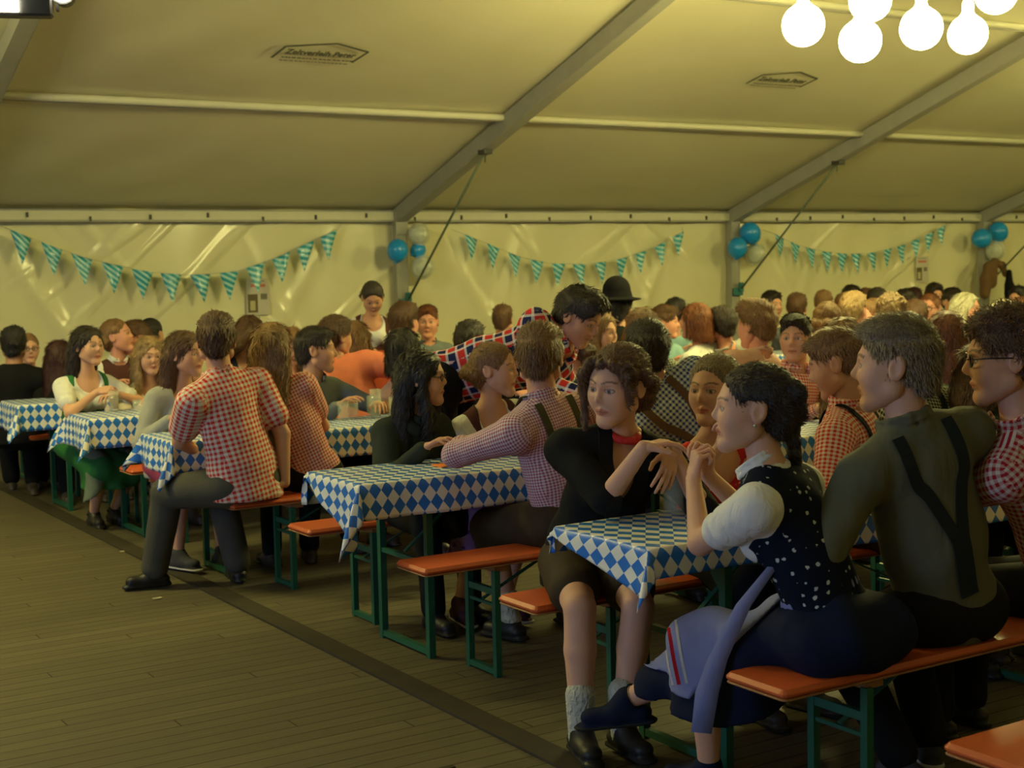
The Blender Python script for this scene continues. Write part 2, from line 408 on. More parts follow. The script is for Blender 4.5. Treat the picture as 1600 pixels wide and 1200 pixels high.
# ---- one human figure
def frame(fwd, up):                                         # rows: side, forward, up
    f = nrm(fwd); r = nrm(np.cross(f, up)); u = np.cross(r, f); return np.stack([r, f, u])
def ik(a, t, l1, l2, hint):
    a, t = V(a), V(t); d = t-a; L = np.linalg.norm(d); m = (l1+l2)*.995
    if L > m: t = a+d/L*m; L = m; d = t-a
    e = nrm(d); x = (l1*l1-l2*l2+L*L)/(2*L); y = math.sqrt(max(l1*l1-x*x, 0)); h = V(hint)-e*(V(hint)@e)
    return a+e*x+nrm(h)*y, t
def hand(F, w, d, pn, side, curl=.5, s=1.0, spread=.12, thumb=.5):
    """wrist w, finger direction d, palm normal pn, side=+1 thumb lies towards d x pn; F takes the palm, four fingers and thumb"""
    d = nrm(d); pn = nrm(V(pn)-d*(V(pn)@d)); t = np.cross(d, pn)*side
    lens = ((.040, .026, .020), (.045, .029, .021), (.041, .027, .020), (.032, .020, .018)); offs = (.027, .009, -.009, -.026); kn = (.083, .087, .082, .074)
    for i in range(4):
        base = w+s*(t*offs[i]*.62+d*.008); k = w+s*(t*offs[i]+d*kn[i]-pn*.003)
        F.rc(base, k, .0125*s, .0105*s, .010); a = 0; p = k; dd = nrm(d+t*spread*(1.5-i)*.9)
        for j, L in enumerate(lens[i]):
            a += curl*(.75, .95, .6)[j]*(1+.08*i); q = p+s*L*(dd*math.cos(a)+pn*math.sin(a)); r = (.0088, .0080, .0072, .0060)
            F.rc(p, q, r[j]*s*(1 if i < 3 else .88), r[j+1]*s*(1 if i < 3 else .88), .002 if j else .004); p = q
    a = w+s*(t*.022+d*.02); b = w+s*(t*.044+d*.050+pn*.012); c = b+s*.030*nrm(d*.8+t*(.7-thumb)+pn*thumb); e = c+s*.025*nrm(d*.9+t*(.2-thumb)+pn*(thumb+.2))
    F.rc(a, b, .014*s, .011*s, .010).rc(b, c, .0105*s, .0090*s, .004).rc(c, e, .0090*s, .0072*s, .003)
SK = dict(pale=(.64, .355, .235), mid=(.60, .315, .195), tan=(.52, .26, .15), pink=(.68, .31, .21))
def cloth_uv(me, bones, fr):
    """bones: (a, b, kind); kind 'torso' is mapped from the sides, 'limb' is wrapped"""
    n = len(me.polygons); nv = len(me.vertices)
    co = np.empty(nv*3, np.float32); me.vertices.foreach_get('co', co); co = co.reshape(-1, 3)
    li = np.empty(len(me.loops), np.int32); me.loops.foreach_get('vertex_index', li); li = li.reshape(-1, 4)
    P = co[li]; cen = P.mean(1); no = np.cross(P[:, 2]-P[:, 0], P[:, 3]-P[:, 1]); no /= np.linalg.norm(no, axis=1)[:, None]+1e-9
    best = np.full(n, 9.0); idx = np.zeros(n, int)
    for i, (a, b, k, r) in enumerate(bones):
        ab = b-a; t = np.clip((cen-a)@ab/(ab@ab), 0, 1); d = np.linalg.norm(cen-a-t[:, None]*ab, axis=1)-r
        traw = (cen-a)@ab/(ab@ab); d = d+np.where((traw < .10) & (k == 'limb') & (i in (1, 2)), .03, 0)
        m = d < best; best[m] = d[m]; idx[m] = i
    uv = np.zeros((n, 4, 2), np.float32)
    for i, (a, b, k, r) in enumerate(bones):
        m = idx == i
        if not m.any(): continue
        q = P[m]-a; ax = nrm(b-a)
        if k == 'torso':
            f = fr[1]-ax*(fr[1]@ax); f = nrm(f); sd = np.cross(f, ax); N = no[m]
            nf = np.abs(N@f); ns = np.abs(N@sd); side = ns > np.maximum(nf, .0)*1.3
            uu = np.where(side[:, None], q@f+.5, q@sd); vv = q@ax; top = np.abs(N@ax) > .8; vv = np.where(top[:, None], q@f, vv)
            uv[m, :, 0] = uu; uv[m, :, 1] = vv
        else:
            ref = fr[1] if abs(ax@fr[1]) < .8 else fr[2]; e1 = nrm(ref-ax*(ref@ax)); e2 = np.cross(ax, e1)
            an = np.arctan2(q@e2, q@e1); sp = an.max(1)-an.min(1) > math.pi; an[sp] = np.where(an[sp] < 0, an[sp]+2*math.pi, an[sp])
            capm = np.abs(no[m]@ax) > .78; uv[m, :, 0] = np.where(capm[:, None], q@e2, an*r); uv[m, :, 1] = np.where(capm[:, None], q@e1, q@ax)
    L = me.uv_layers.new(name='UVMap'); L.data.foreach_set('uv', uv.reshape(-1))
def az(deg): a = math.radians(deg); return V(math.sin(a), math.cos(a), 0)
def view_az(px, py, fa):                                    # facing angle seen from the aisle: 0 towards the viewer, 90 to the right, 180 away
    return math.degrees(math.atan2(px, py))+180-fa
NP = 0
def person(label, P, head, body, face=None, g='m', skin='mid', hair=('short', 'brown'), top=None, low=None, arms=None, feet=None,
           res=.014, pitch=0, tilt=0, group=None, hs=1.0, seat=True, brow=None, shoes=(.05, .04, .035), extras=None, hc=None, sw=None, bulk=1.0, hands=None, legs=True):
    """P = pelvis (x, y, z); head = head centre; body / face = compass bearing of chest and face; arms = wrist targets relative to the base"""
    global NP
    NP += 1; seed = NP
    B = V(P[0], P[1], 0); pel = V(0, 0, P[2]); Hc = V(head)-B; f = az(body); r = V(f[1], -f[0], 0); up = V(0, 0, 1); m = g == 'm'
    fb = az(face if face is not None else body); pr = math.radians(pitch); fh = fb*math.cos(pr)+up*math.sin(pr)
    uph = up*math.cos(pr)-fb*math.sin(pr); side = np.cross(fh, uph); tr = math.radians(tilt); uph = uph*math.cos(tr)+side*math.sin(tr)
    HF = frame(fh, uph)
    nb = Hc-HF[2]*.17-HF[1]*.030; nb = nb*.6+(Hc-up*.17-f*.03)*.4; spine = nrm(nb-pel)
    N = nb-spine*.035; fr = frame(f-spine*(f@spine), spine); R, Fw, U = fr
    s = bulk*(1.0 if m else .90); W = pel+(N-pel)*.38+Fw*(-.01); Ch = pel+(N-pel)*.74+Fw*.005; SW = (sw or (.175 if m else .15))
    S = {i: N-U*.062+R*i*SW-Fw*.01 for i in (-1, 1)}; neck_r = .060 if m else .049
    ua, fa_ = (.29, .255) if m else (.265, .235)
    arms = arms or {}; wr = {}; el = {}; hands = hands or {}
    for i in (-1, 1):
        t = arms.get(i); hint = -up*1.0+R*i*.55-Fw*.5
        if t is None: t = (pel+f*.37+r*i*.13+up*(.85-pel[2])) if seat else (S[i]-up*.50+R*i*.06+Fw*.06)
        elif len(t) == 2: t, hint = t[0], V(t[1]); t = V(t)-B
        else: t = V(t)-B
        el[i], wr[i] = ik(S[i], t, ua, fa_, hint)
    hip = {i: pel+r*i*.088*s-up*.01 for i in (-1, 1)}; kn = {}; an = {}; feet = feet or {}; th, sh = (.43, .42) if m else (.40, .40)
    for i in (-1, 1):
        t = feet.get(i)
        if t is None: t = (f*.42+r*i*.11+up*.085) if seat else (r*i*.10+up*.085)
        else: t = V(t)-(B if len(t) == 3 else 0)
        kn[i], an[i] = ik(hip[i], t, th, sh, f*1.0+up*(1.0 if seat else 0.1)+r*i*.12)
    near = res < .009
    # --- skin
    F = Field(); sc = (1, .72, 1)
    F.rc(pel-r*.055, pel+r*.055, .092*s, .092*s, .03).rc(pel, W, .120*s, .112*s, .04, fr, sc).rc(W, Ch, .112*s, .130*s, .04, fr, sc)
    [F.rc(N+U*.02+R*i*.02-Fw*.015, S[i]-R*i*.02+U*.005, .045*s, .045*s, .03) for i in (-1, 1)]; F.rc(S[-1]-R*-.03, S[1]-R*.03, .055*s, .055*s, .04).rc(N-U*.03, Hc-HF[2]*.06-HF[1]*.015, neck_r*1.05, neck_r, .025)
    for i in (-1, 1):
        F.rc(S[i], el[i], .050*s, .037*s, .02).rc(el[i], wr[i], .037*s, .024*s, .012)
        if legs: F.rc(hip[i], kn[i], .078*s, .052*s, .03).rc(kn[i], kn[i]+(an[i]-kn[i])*.35, .052*s, .052*s, .01).rc(kn[i]+(an[i]-kn[i])*.35, an[i], .052*s, .032*s, .01)
    body_h = max(res, .008) if near else res
    parts = [F.mesh(body_h)]; tone = [np.tile(V(*SK[skin]), (len(parts[0][0]), 1))]
    hv, hf = head_mesh(g, .0030 if near else (.005 if res < .013 else .008)); k = (1.0 if m else .94)*hs*1.10
    bcol = brow or (.10, .06, .035); tone.append(head_tone(hv, SK[skin], bcol, g)); parts.append(((hv*np.float32(k))@HF.astype(np.float32)+Hc.astype(np.float32), hf))
    for i in (-1, 1):
        hd = hands.get(i, {}); fd = nrm(wr[i]-el[i]); d = V(hd.get('d', fd*.8+(f*.3-up*.1))); pn = V(hd.get('pn', -up+fd*.2))
        if abs(nrm(d)@nrm(pn)) > .93: pn = -Fw
        # thumb towards the body's middle
        t = np.cross(nrm(d), nrm(pn-d*(pn@nrm(d))/max(np.linalg.norm(d), 1e-6))); sd = hd.get('side', 1 if t@(-R*i) > 0 else -1)
        H = Field(); H.rc(wr[i]-fd*.03, wr[i]+nrm(d)*.012, .0245*s, .021, .01); hand(H, wr[i], d, pn, sd, hd.get('curl', .45), hd.get('s', 1.0 if m else .92), thumb=hd.get('thumb', .35))
        q = H.mesh(.0035 if near else (.006 if res < .013 else .009)); parts.append(q); tone.append(np.tile(V(*SK[skin]), (len(q[0]), 1)))
    v, fc = join(parts); me = qmesh('person', v, fc); me.materials.append(SKIN)
    a = me.color_attributes.new('tone', 'FLOAT_COLOR', 'POINT'); tc = np.concatenate(tone); a.data.foreach_set('color', np.concatenate([tc, np.ones((len(tc), 1))], 1).astype(np.float32).ravel())
    root = link('person', me, None, None, tuple(B)); tag(root, label, 'person', group)
    out = dict(root=root, B=B, N=N, S=S, el=el, wr=wr, hip=hip, kn=kn, an=an, Hc=Hc, HF=HF, fr=fr, W=W, Ch=Ch, pel=pel, f=f, r=r, k=k)
    # --- hair
    if hair:
        hv, hf = hair_mesh(hair[0], .0042 if near else (.006 if res < .013 else .009), hair[2] if len(hair) > 2 else 0)
        link('hair', qmesh('hair', (hv*np.float32(k))@HF.astype(np.float32)+Hc.astype(np.float32), hf), HAIR[hair[1]], root)
    # --- clothes
    top = top or {}; ck = top.get('kind', 'shirt'); mt = top.get('mat'); e = top.get('ease', .016); slv = top.get('sleeve', 'short' if not m else 'long')
    wr_amp = .0055 if res < .01 else .004; wr_amp = .0015 if top.get('vest') is not None else wr_amp; wb0 = wob(seed, wr_amp, .55); wb1 = wob(seed+50, .001 if top.get('vest') is not None else .003, 1.5)
    def wb(x, y, z): return wb0(x, y, z)+wb1(x, y, z*.5)
    def torso(F, e, bust=True, low_end=True):
        F.rc(pel-r*.055+up*.02, pel+r*.055+up*.02, .092*s+e*.3, .092*s+e*.3, .03) if low_end else None
        F.rc(pel, W, .120*s+e, .115*s+e, .04, fr, sc).rc(W, Ch, (.122 if m else .108)*s+e, .136*s+e, .05, fr, sc)
        F.rc(S[-1]-R*-.03, S[1]-R*.03, .058*s+e*.5, .058*s+e*.5, .05)
        for i in (-1, 1): F.rc(N+U*.012+R*i*.02-Fw*.015, S[i]-R*i*.02+U*.005, .046*s+e*.5, .047*s+e*.5, .03)
        if not m and bust:
            for i in (-1, 1): F.el(Ch-U*.035+R*i*.060+Fw*.076, (.058, .052, .056), .035, fr=fr)
    bones = [(pel, N, 'torso', .13)]+[(S[i], el[i], 'limb', .055) for i in (-1, 1)]+[(el[i], wr[i], 'limb', .045) for i in (-1, 1)]
    ch = None
    if mt is not None:
        F = Field(); torso(F, e)
        if slv:
            frac = dict(short=.62, cap=.3, half=.9, long=1.0, none=0, puff=.5, roll=1.0)[slv] if isinstance(slv, str) else slv
            for i in (-1, 1):
                if slv == 'none': continue
                q = S[i]+(el[i]-S[i])*min(frac, 1)
                if slv == 'puff': F.rc(S[i], S[i]+(el[i]-S[i])*.42, .054*s+e+.004, .052*s+e, .02).rc(S[i]+(el[i]-S[i])*.46, S[i]+(el[i]-S[i])*.54, .052, .050, .008).rc(S[i]+(el[i]-S[i])*.60, S[i]+(el[i]-S[i])*.61, .052, .058, .004)
                else: F.rc(S[i], q, .054*s+e*.8, (.052-.012*frac)*s+e*(1.0 if frac < 1 else .7), .03)
                if slv == 'long': F.rc(el[i], el[i]+(wr[i]-el[i])*.93, .042*s+e*.6, .030*s+e*.4, .015)
                if slv == 'roll': F.rc(el[i], el[i]+(wr[i]-el[i])*.35, .043*s+e*.6, .040*s+e*.6, .015).rc(el[i]+(wr[i]-el[i])*.33, el[i]+(wr[i]-el[i])*.42, .044*s+e*.7, .044*s+e*.7, .006)
        if top.get('tail'): F.rc(pel-r*.05-up*.06, pel+r*.05-up*.06, .105*s+e, .105*s+e, .03).rc(pel+(W-pel)*.4, pel-up*.06, .125*s+e, .125*s+e, .03, fr, (1.12, .85, 1))
        nk = top.get('neck', 'collar')
        if nk == 'collar': F.rc(N+U*.02, Hc, neck_r+.012, neck_r+.012, .004, op='s')
        elif nk == 'round': F.el(N+U*.03+Fw*.02, (.085, .085, .07), .01, fr=fr, op='s')
        elif nk == 'vee': F.el(N-U*.05+Fw*.10, (.055, .09, .14), .012, fr=fr, op='s').rc(N+U*.01, Hc, neck_r+.020, neck_r+.03, .008, op='s')
        elif nk == 'low': F.el(N+U*.02+Fw*.06, (.085, .09, .105), .012, fr=fr, op='s').rc(N, Hc, .07, .07, .01, op='s')
        elif nk == 'square': F.el(N-U*.02+Fw*.09, (.090, .085, .115), .012, fr=fr, op='s').el(N+U*.05-Fw*.03, (.10, .10, .09), .01, fr=fr, op='s')
        if nk == 'collar':
            c0 = N+U*.058+Fw*.008; nr = neck_r+.016; pts = [c0+R*nr*math.cos(t)+Fw*nr*math.sin(t)+U*(.012*(-math.sin(t))) for t in np.linspace(.5*math.pi+.35, 2.5*math.pi-.35, 15)]
            for a_, b_ in zip(pts[:-1], pts[1:]): F.rc(a_-U*.012, b_-U*.012, .0095, .0095, .003); F.rc(a_+U*.006, b_+U*.006, .007, .007, .003)
        ch = link(top.get('name', 'shirt'), qmesh('shirt', *F.mesh(res, wb, (lambda X, Y, Z: (pel[2]-(.085 if seat else .10)-Z)*.9) if top.get('tail') else None)), mt, root); cloth_uv(ch.data, bones, fr)
        if top.get('label'): ch['label'] = top['label']
    if top.get('vest') is not None:                         # bodice or waistcoat over the shirt
        F = Field(); torso(F, e+.009); nk = top.get('vneck', 'low')
        for i in (-1, 1): F.rc(S[i]+R*i*.02+U*.02, S[i]+R*i*.05-U*.06, .062, .055, .01, op='s')
        if nk == 'low': F.el(N+Fw*.07-U*.0, (.085, .10, .15), .012, fr=fr, op='s').rc(N-U*.01, Hc, .075, .075, .01, op='s')
        elif nk == 'high': F.rc(N+U*.0, Hc, .068, .068, .01, op='s')
        elif nk == 'under': F.el(N+Fw*.06-U*.04, (.10, .12, .17), .012, fr=fr, op='s').rc(N-U*.02, Hc, .085, .085, .01, op='s')
        vo = link('bodice' if not m else 'waistcoat', qmesh('bodice', *F.mesh(res, wob(seed+3, .002, .8))), top['vest'], root); cloth_uv(vo.data, bones[:1], fr); out['vest'] = vo
    low = low or {}; lm = low.get('mat'); lk = low.get('kind', 'pants')
    if lm is not None:
        F = Field(); e2 = low.get('ease', .013)
        if lk in ('pants', 'shorts', 'knee'):
            F.rc(pel-r*.06, pel+r*.06, .094*s+e2, .094*s+e2, .02)
            if lk != 'short0': F.rc(pel, pel+(W-pel)*.5, .118*s+e2*.8, .118*s+e2*.6, .03, fr, sc)
            for i in (-1, 1):
                q = kn[i] if lk != 'shorts' else hip[i]+(kn[i]-hip[i])*.62
                F.rc(hip[i], q, .084*s+e2, (.060 if lk != 'shorts' else .075)*s+e2, .03)
                if lk == 'pants': F.rc(kn[i], an[i]+up*.02, .058*s+e2, .046*s+e2, .015)
                if lk == 'knee': F.rc(kn[i], kn[i]+(an[i]-kn[i])*.18, .058*s+e2, .056*s+e2, .015)
        else:
            hz = low.get('hem', .30); km = (kn[-1]+kn[1])/2
            F.rc(pel-r*.065, pel+r*.065, .098*s+e2, .098*s+e2, .02).rc(pel, W, .118*s+e2, .112*s+e2, .03, fr, sc)
            for i in (-1, 1): F.rc(hip[i], kn[i], .085*s+e2, .066+e2, .03)
            F.rc(pel+f*.10, km, .095, .082, .04); F.rc(kn[-1], kn[1], .07, .07, .04)
            for i in (-1, 1):
                t = (hz-kn[i][2])/(an[i][2]-kn[i][2]); q = kn[i]+(an[i]-kn[i])*t
                F.rc(kn[i]-f*.03, q-up*.03-f*.02+r*i*.02, .070, .085, .05)
                F.rc(hip[i]+(kn[i]-hip[i])*.7-up*.04, q-up*.03-f*.10, .05, .07, .05)
            qm = km+up*(hz-km[2])-f*.02; F.rc(km-f*.04, qm-up*.03, .07, .095, .06)
            bs = wob(seed+9, .004, .6)
            cl = lambda X, Y, Z: (hz-Z)
            sk_disp = lambda x, y, z: bs(x, y, z)+.006*np.sin(38*(x*r[0]+y*r[1])+12*(x*f[0]+y*f[1])+3*np.sin(9*z))*np.clip((kn[1][2]+.04-z)*8, 0, 1)
        lo_ = link(low.get('name', dict(pants='trousers', shorts='shorts', knee='breeches', skirt='skirt')[lk]), qmesh('lower', *(F.mesh(res, wob(seed+4, .003, .8)) if lk != 'skirt' else F.mesh(res, sk_disp, cl))), lm, root)
        cloth_uv(lo_.data, [(pel, N, 'torso', .13)]+[(hip[i], kn[i], 'limb', .08) for i in (-1, 1)]+[(kn[i], an[i], 'limb', .06) for i in (-1, 1)], fr); out['low'] = lo_
    # --- shoes
    if shoes is not None and legs:
        for i in (-1, 1):
            fd = feet.get('d%d' % i); fd = V(fd) if fd is not None else f+r*i*.18
            fd = nrm(fd); F = Field(); o = V(an[i]); fz = V(0, 0, o[2]-.085); a0 = o-V(0, 0, .05); sdv = np.cross(fd, up); up2 = np.cross(sdv, fd)
            A = np.stack([nrm(sdv), fd, nrm(up2)])
            F.rc(o-up2*.045-fd*.035, o-up2*.045+fd*.12, .040, .036, .015, A, (1, 1, .8)).rc(o-up2*.0, o-up2*.04+fd*.04, .042, .040, .02)
            F.rc(o-up2*.072-fd*.05, o-up2*.072+fd*.14, .036, .036, .005, A, (1, 1, .35))
            q = F.mesh(max(res, .007)); sh_ = link('shoe', qmesh('shoe', *q), shoes if not isinstance(shoes, tuple) else plain('leather', shoes, .5, .4), root)
            if near or shoes in SOLED:
                F = Field(); F.rc(o-up2*.074-fd*.052, o-up2*.074+fd*.142, .039, .039, .004, A, (1, 1, .30)); link('sole', qmesh('sole', *F.mesh(.007)), RUB if shoes in SOLED else plain('dark sole', (.02, .02, .018), .8, .2), sh_)
    out['shirt'] = ch
    for x in (extras or []): x(out)
    return out
# ---- add-ons that lie on the clothes
def ribbon(o, name, pts, mat, w=.034, th=.004, off=.004, base='shirt', wdir=None, n=40):
    """a strap laid on the cloth: pts are (point, ray direction) pairs in base coordinates, spread evenly and dropped onto the cloth mesh"""
    T = []
    bs = [o[b] for b in base.split('+') if o.get(b) is not None]
    for b in bs: T.append(BVHTree.FromPolygons([v.co.copy() for v in b.data.vertices], [tuple(p.vertices) for p in b.data.polygons]))
    P = []; D = []
    for i in range(n+1):
        t = i/n*(len(pts)-1); j = min(int(t), len(pts)-2); u = t-j
        p = [pts[max(j-1, 0)], pts[j], pts[j+1], pts[min(j+2, len(pts)-1)]]
        def cr(a, b, c, d): a, b, c, d = map(V, (a, b, c, d)); return .5*((2*b)+(-a+c)*u+(2*a-5*b+4*c-d)*u*u+(-a+3*b-3*c+d)*u**3)
        q = cr(*[x[0] for x in p]); d = nrm(cr(*[x[1] for x in p])); best = None
        for tr in T:
            hit = tr.ray_cast(Vector(q-d*.5), Vector(d), 1.2)
            if hit[0] is not None and (best is None or hit[3] < best[1]): best = (V(hit[0]), hit[3], V(hit[1]))
        if best is None: continue
        P.append(best[0]-d*off*1.0); D.append(-d)
    if len(P) < 3: return None
    P = np.array(P); Q = P.copy()
    for _ in range(2): Q[1:-1] = (P[:-2]+2*P[1:-1]+P[2:])/4; P = Q.copy()
    V_ = []; Fc = []
    for i in range(len(P)):
        t = nrm(P[min(i+1, len(P)-1)]-P[max(i-1, 0)]); s = nrm(np.cross(t, D[i])); nn = np.cross(s, t); nn = nn if nn@D[i] > 0 else -nn
        for a, b in ((-1, 0), (1, 0), (1, 1), (-1, 1)): V_.append(P[i]+s*a*w/2+nn*(b*th-th*.3))
    for i in range(len(P)-1):
        for k in range(4): j = (k+1) % 4; Fc.append((i*4+k, i*4+j, i*4+4+j, i*4+4+k))
    Fc += [(0, 1, 2, 3), tuple((len(P)-1)*4+k for k in (3, 2, 1, 0))]
    return link(name, mesh(name, V_, Fc), mat, o['root'], smooth=False)
def braces(mat, w=.034, cross=.30, front=True, name='suspender'):
    def f(o):
        R, Fw, U = o['fr']; N, pel = o['N'], o['pel']
        for i in (-1, 1):
            c = pel+(N-pel)*cross
            ribbon(o, name, [(pel+U*.08+R*i*.012, Fw), (c+R*i*.008, Fw), (c+(N-c)*.5+R*i*.055, Fw), (N-U*.10+R*i*.085, Fw), (N-U*.035+R*i*.088-Fw*.03, nrm(Fw*.6-U))], mat, w, base='shirt')
            if front: ribbon(o, name, [(N-U*.03+R*i*.088-Fw*.02, -U), (N-U*.05+R*i*.088+Fw*.03, nrm(-Fw*.5-U)), (N-U*.13+R*i*.085, -Fw), (pel+(N-pel)*.45+R*i*.08, -Fw), (pel+U*.08+R*i*.08, -Fw)], mat, w, base='shirt')
    return f
# ---------------------------------------------------------------- the tent
D, HE, TA, X0 = 14.609, 2.22, .344, 7.717; RIDGE = 4.6
def struct(name, o): o.name = name; o['kind'] = 'structure'; return o
def tarp(name, col, rough=.42, crease=.6, glossy=.5):
    s = NT(name, rough, glossy)
    c = s.obj((1, 1, 1)); n1 = s.noise(c, .9, 5, dist=.6); n2 = s.noise(c, 9, 3)
    s.base(s.mix(n1, tuple(x*.90 for x in col), tuple(min(1, x*1.08) for x in col)))
    w1 = s.n('ShaderNodeTexNoise', Scale=1.1, Detail=5, Distortion=1.4, Roughness=.62); w1.noise_type = 'RIDGED_MULTIFRACTAL'; s.l(s.obj((1, 1, .55)), w1.inputs['Vector'])
    b1 = s.n('ShaderNodeBump', Strength=crease, Distance=.03); H = w1.outputs[0]
    if glossy > .4:                                         # straight pull creases in two directions
        for sx, sz, th in ((1.5, .22, .75), (1.7, .25, -.9)):
            t_ = s.t.nodes.new('ShaderNodeTexCoord'); mp = s.t.nodes.new('ShaderNodeMapping'); mp.vector_type = 'POINT'; mp.inputs['Rotation'].default_value = (0, th, 0); s.l(t_.outputs['Object'], mp.inputs[0])
            m2 = s.t.nodes.new('ShaderNodeMapping'); m2.inputs['Scale'].default_value = (sx, 1, sz); s.l(mp.outputs[0], m2.inputs[0])
            nz = s.noise(m2.outputs[0], 1.3, 2, dist=.3); r_ = s.n('ShaderNodeMapRange'); r_.interpolation_type = 'SMOOTHSTEP'; s.l(nz, r_.inputs[0]); r_.inputs[1].default_value = .60; r_.inputs[2].default_value = .70
            H = s.math('ADD', H, s.math('MULTIPLY', r_.outputs[0], 1.3))
    s.l(H, b1.inputs['Height'])
    b2 = s.n('ShaderNodeBump', Strength=.08, Distance=.01); s.l(n2, b2.inputs['Height']); s.l(b1.outputs[0], b2.inputs['Normal']); s.l(b2.outputs[0], s.b.inputs['Normal'])
    return s.m
TARP_WALL = tarp('glossy wall tarpaulin', (.80, .75, .50), .24, .45, .6)
TARP_ROOF = tarp('roof tarpaulin', (.74, .70, .50), .55, .05, .3)
METAL = plain('weathered aluminium', (.36, .35, .30), .5, .4, .12, 6, .05)
PALE = plain('pale aluminium', (.62, .60, .46), .5, .4, .08, 6, .05)
DARKM = plain('dark metal', (.05, .05, .045), .5, .4, .1)
def floormat():
    s = NT('worn wooden boards', .62, .25); t = s.t.nodes.new('ShaderNodeTexCoord'); sp = s.t.nodes.new('ShaderNodeSeparateXYZ'); s.l(t.outputs['Object'], sp.inputs[0])
    x, y = sp.outputs[0], sp.outputs[1]; k = s.math('DIVIDE', y, .085); row = s.math('FLOOR', k); fr = s.math('FRACT', k)
    gap = s.math('LESS_THAN', fr, .07); xo = s.math('ADD', s.math('DIVIDE', x, 3.1), s.math('MULTIPLY', row, .37)); g2 = s.math('LESS_THAN', s.math('FRACT', xo), .002)
    g = s.math('MAXIMUM', gap, g2); w = s.n('ShaderNodeTexWhiteNoise'); w.noise_dimensions = '2D'; cb = s.t.nodes.new('ShaderNodeCombineXYZ'); s.l(row, cb.inputs[0]); s.l(s.math('FLOOR', xo), cb.inputs[1]); s.l(cb.outputs[0], w.inputs[0])
    gr = s.noise(s.obj((2.5, 60, 1)), 1, 5); dirt = s.noise(s.obj(), 1.3, 6)
    c1 = s.mix(w.outputs[0], (.125, .105, .065), (.19, .165, .10)); c2 = s.mix(gr, c1, (.09, .078, .048)); c3 = s.mix(s.math('MULTIPLY', dirt, .55), c2, (.085, .075, .05))
    s.base(s.mix(g, c3, (.03, .025, .02))); s.bump(s.math('SUBTRACT', gr, s.math('MULTIPLY', g, 3.0)), .5, .004); return s.m
b = MB(); b.box((10.2, 4.6, -.05), (35.4, 20.4, .10)); struct('floor', b.build('floor', floormat()))
# joint strips let into the boards
STRIP = plain('dark rubber joint', (.045, .038, .028), .7, .2, .3, 9)
b = MB(); b.box((2.585, 6.2, .004), (.11, 16.0, .012), .0); struct('trim_1', b.build('trim_1', STRIP))
b = MB(); b.box((-2.415, 6.2, .004), (.11, 16.0, .012), .0); struct('trim_2', b.build('trim_2', STRIP))
b = MB(); b.box((1.95, 3.97, .003), (.62, .018, .008), .0); struct('trim_3', b.build('trim_3', STRIP))
def sheet(x0, x1, nx, y0, y1, ny, fn): 
    v = []; f = []
    for j in range(ny+1):
        for i in range(nx+1):
            v.append(fn(x0+(x1-x0)*i/nx, y0+(y1-y0)*j/ny))
    for j in range(ny):
        for i in range(nx): a = j*(nx+1)+i; f.append((a, a+1, a+nx+2, a+nx+1))
    return v, f
def solid(o, t):
    m = o.modifiers.new('thickness', 'SOLIDIFY'); m.thickness = t; m.offset = 0; return o
# back wall: slack foil with creases that pull from the eyelets
def wallfn(x, z):
    ph = (x-X0) % 5.0; u = ph/5; y = .02*math.sin(3.1*x+1.3*z)+.012*math.sin(7.3*x-2.1*z+1)
    y += .035*math.sin(math.pi*u)*math.sin(math.pi*min(max(z/2.2, 0), 1))
    for q, a, k in ((.10, 1.2, .045), (.36, -.7, .03), (.62, .95, .04), (.86, -1.25, .035)):
        c = q*5+a*(2.2-z)*.55; d = ph-c; w = .05+.05*(2.2-z); y -= k*math.exp(-(d/w)**2)*min(1, (2.3-z)*.8)*min(1, z*1.5)
    return (x, D+.03+y, z)
v, f = sheet(X0-15, X0+20, 700, 0, 2.345, 40, wallfn); struct('wall_back', link('wall_back', mesh('w', v, f), TARP_WALL)); solid(bpy.data.objects['wall_back'], .004)
b = MB(); b.box((10.2, -5.43, 1.2), (35, .03, 2.4)); struct('wall_front', b.build('wall_front', TARP_WALL))
zr = HE+.16+(D-RIDGE)*TA
def gable(x, hole):
    b = MB()
    if hole: ys = [(-5.4, .8, 0, 2.45), (5.6, D, 0, 2.45), (.8, 5.6, 2.45, 2.451)]
    else: ys = [(-5.4, D, 0, 2.45)]
    for y0, y1, z0, z1 in ys: b.box((x, (y0+y1)/2, (z0+z1)/2), (.03, y1-y0, z1-z0))
    P = [(x-.015, -5.4, 2.45), (x-.015, D, 2.45), (x-.015, RIDGE, zr), (x+.015, -5.4, 2.45), (x+.015, D, 2.45), (x+.015, RIDGE, zr)]
    b.add(P, [(0, 2, 1), (3, 4, 5), (0, 1, 4, 3), (1, 2, 5, 4), (2, 0, 3, 5)]); return b
struct('wall_left', gable(X0-15, True).build('wall_left', TARP_WALL)); struct('wall_right', gable(X0+20, False).build('wall_right', TARP_WALL))
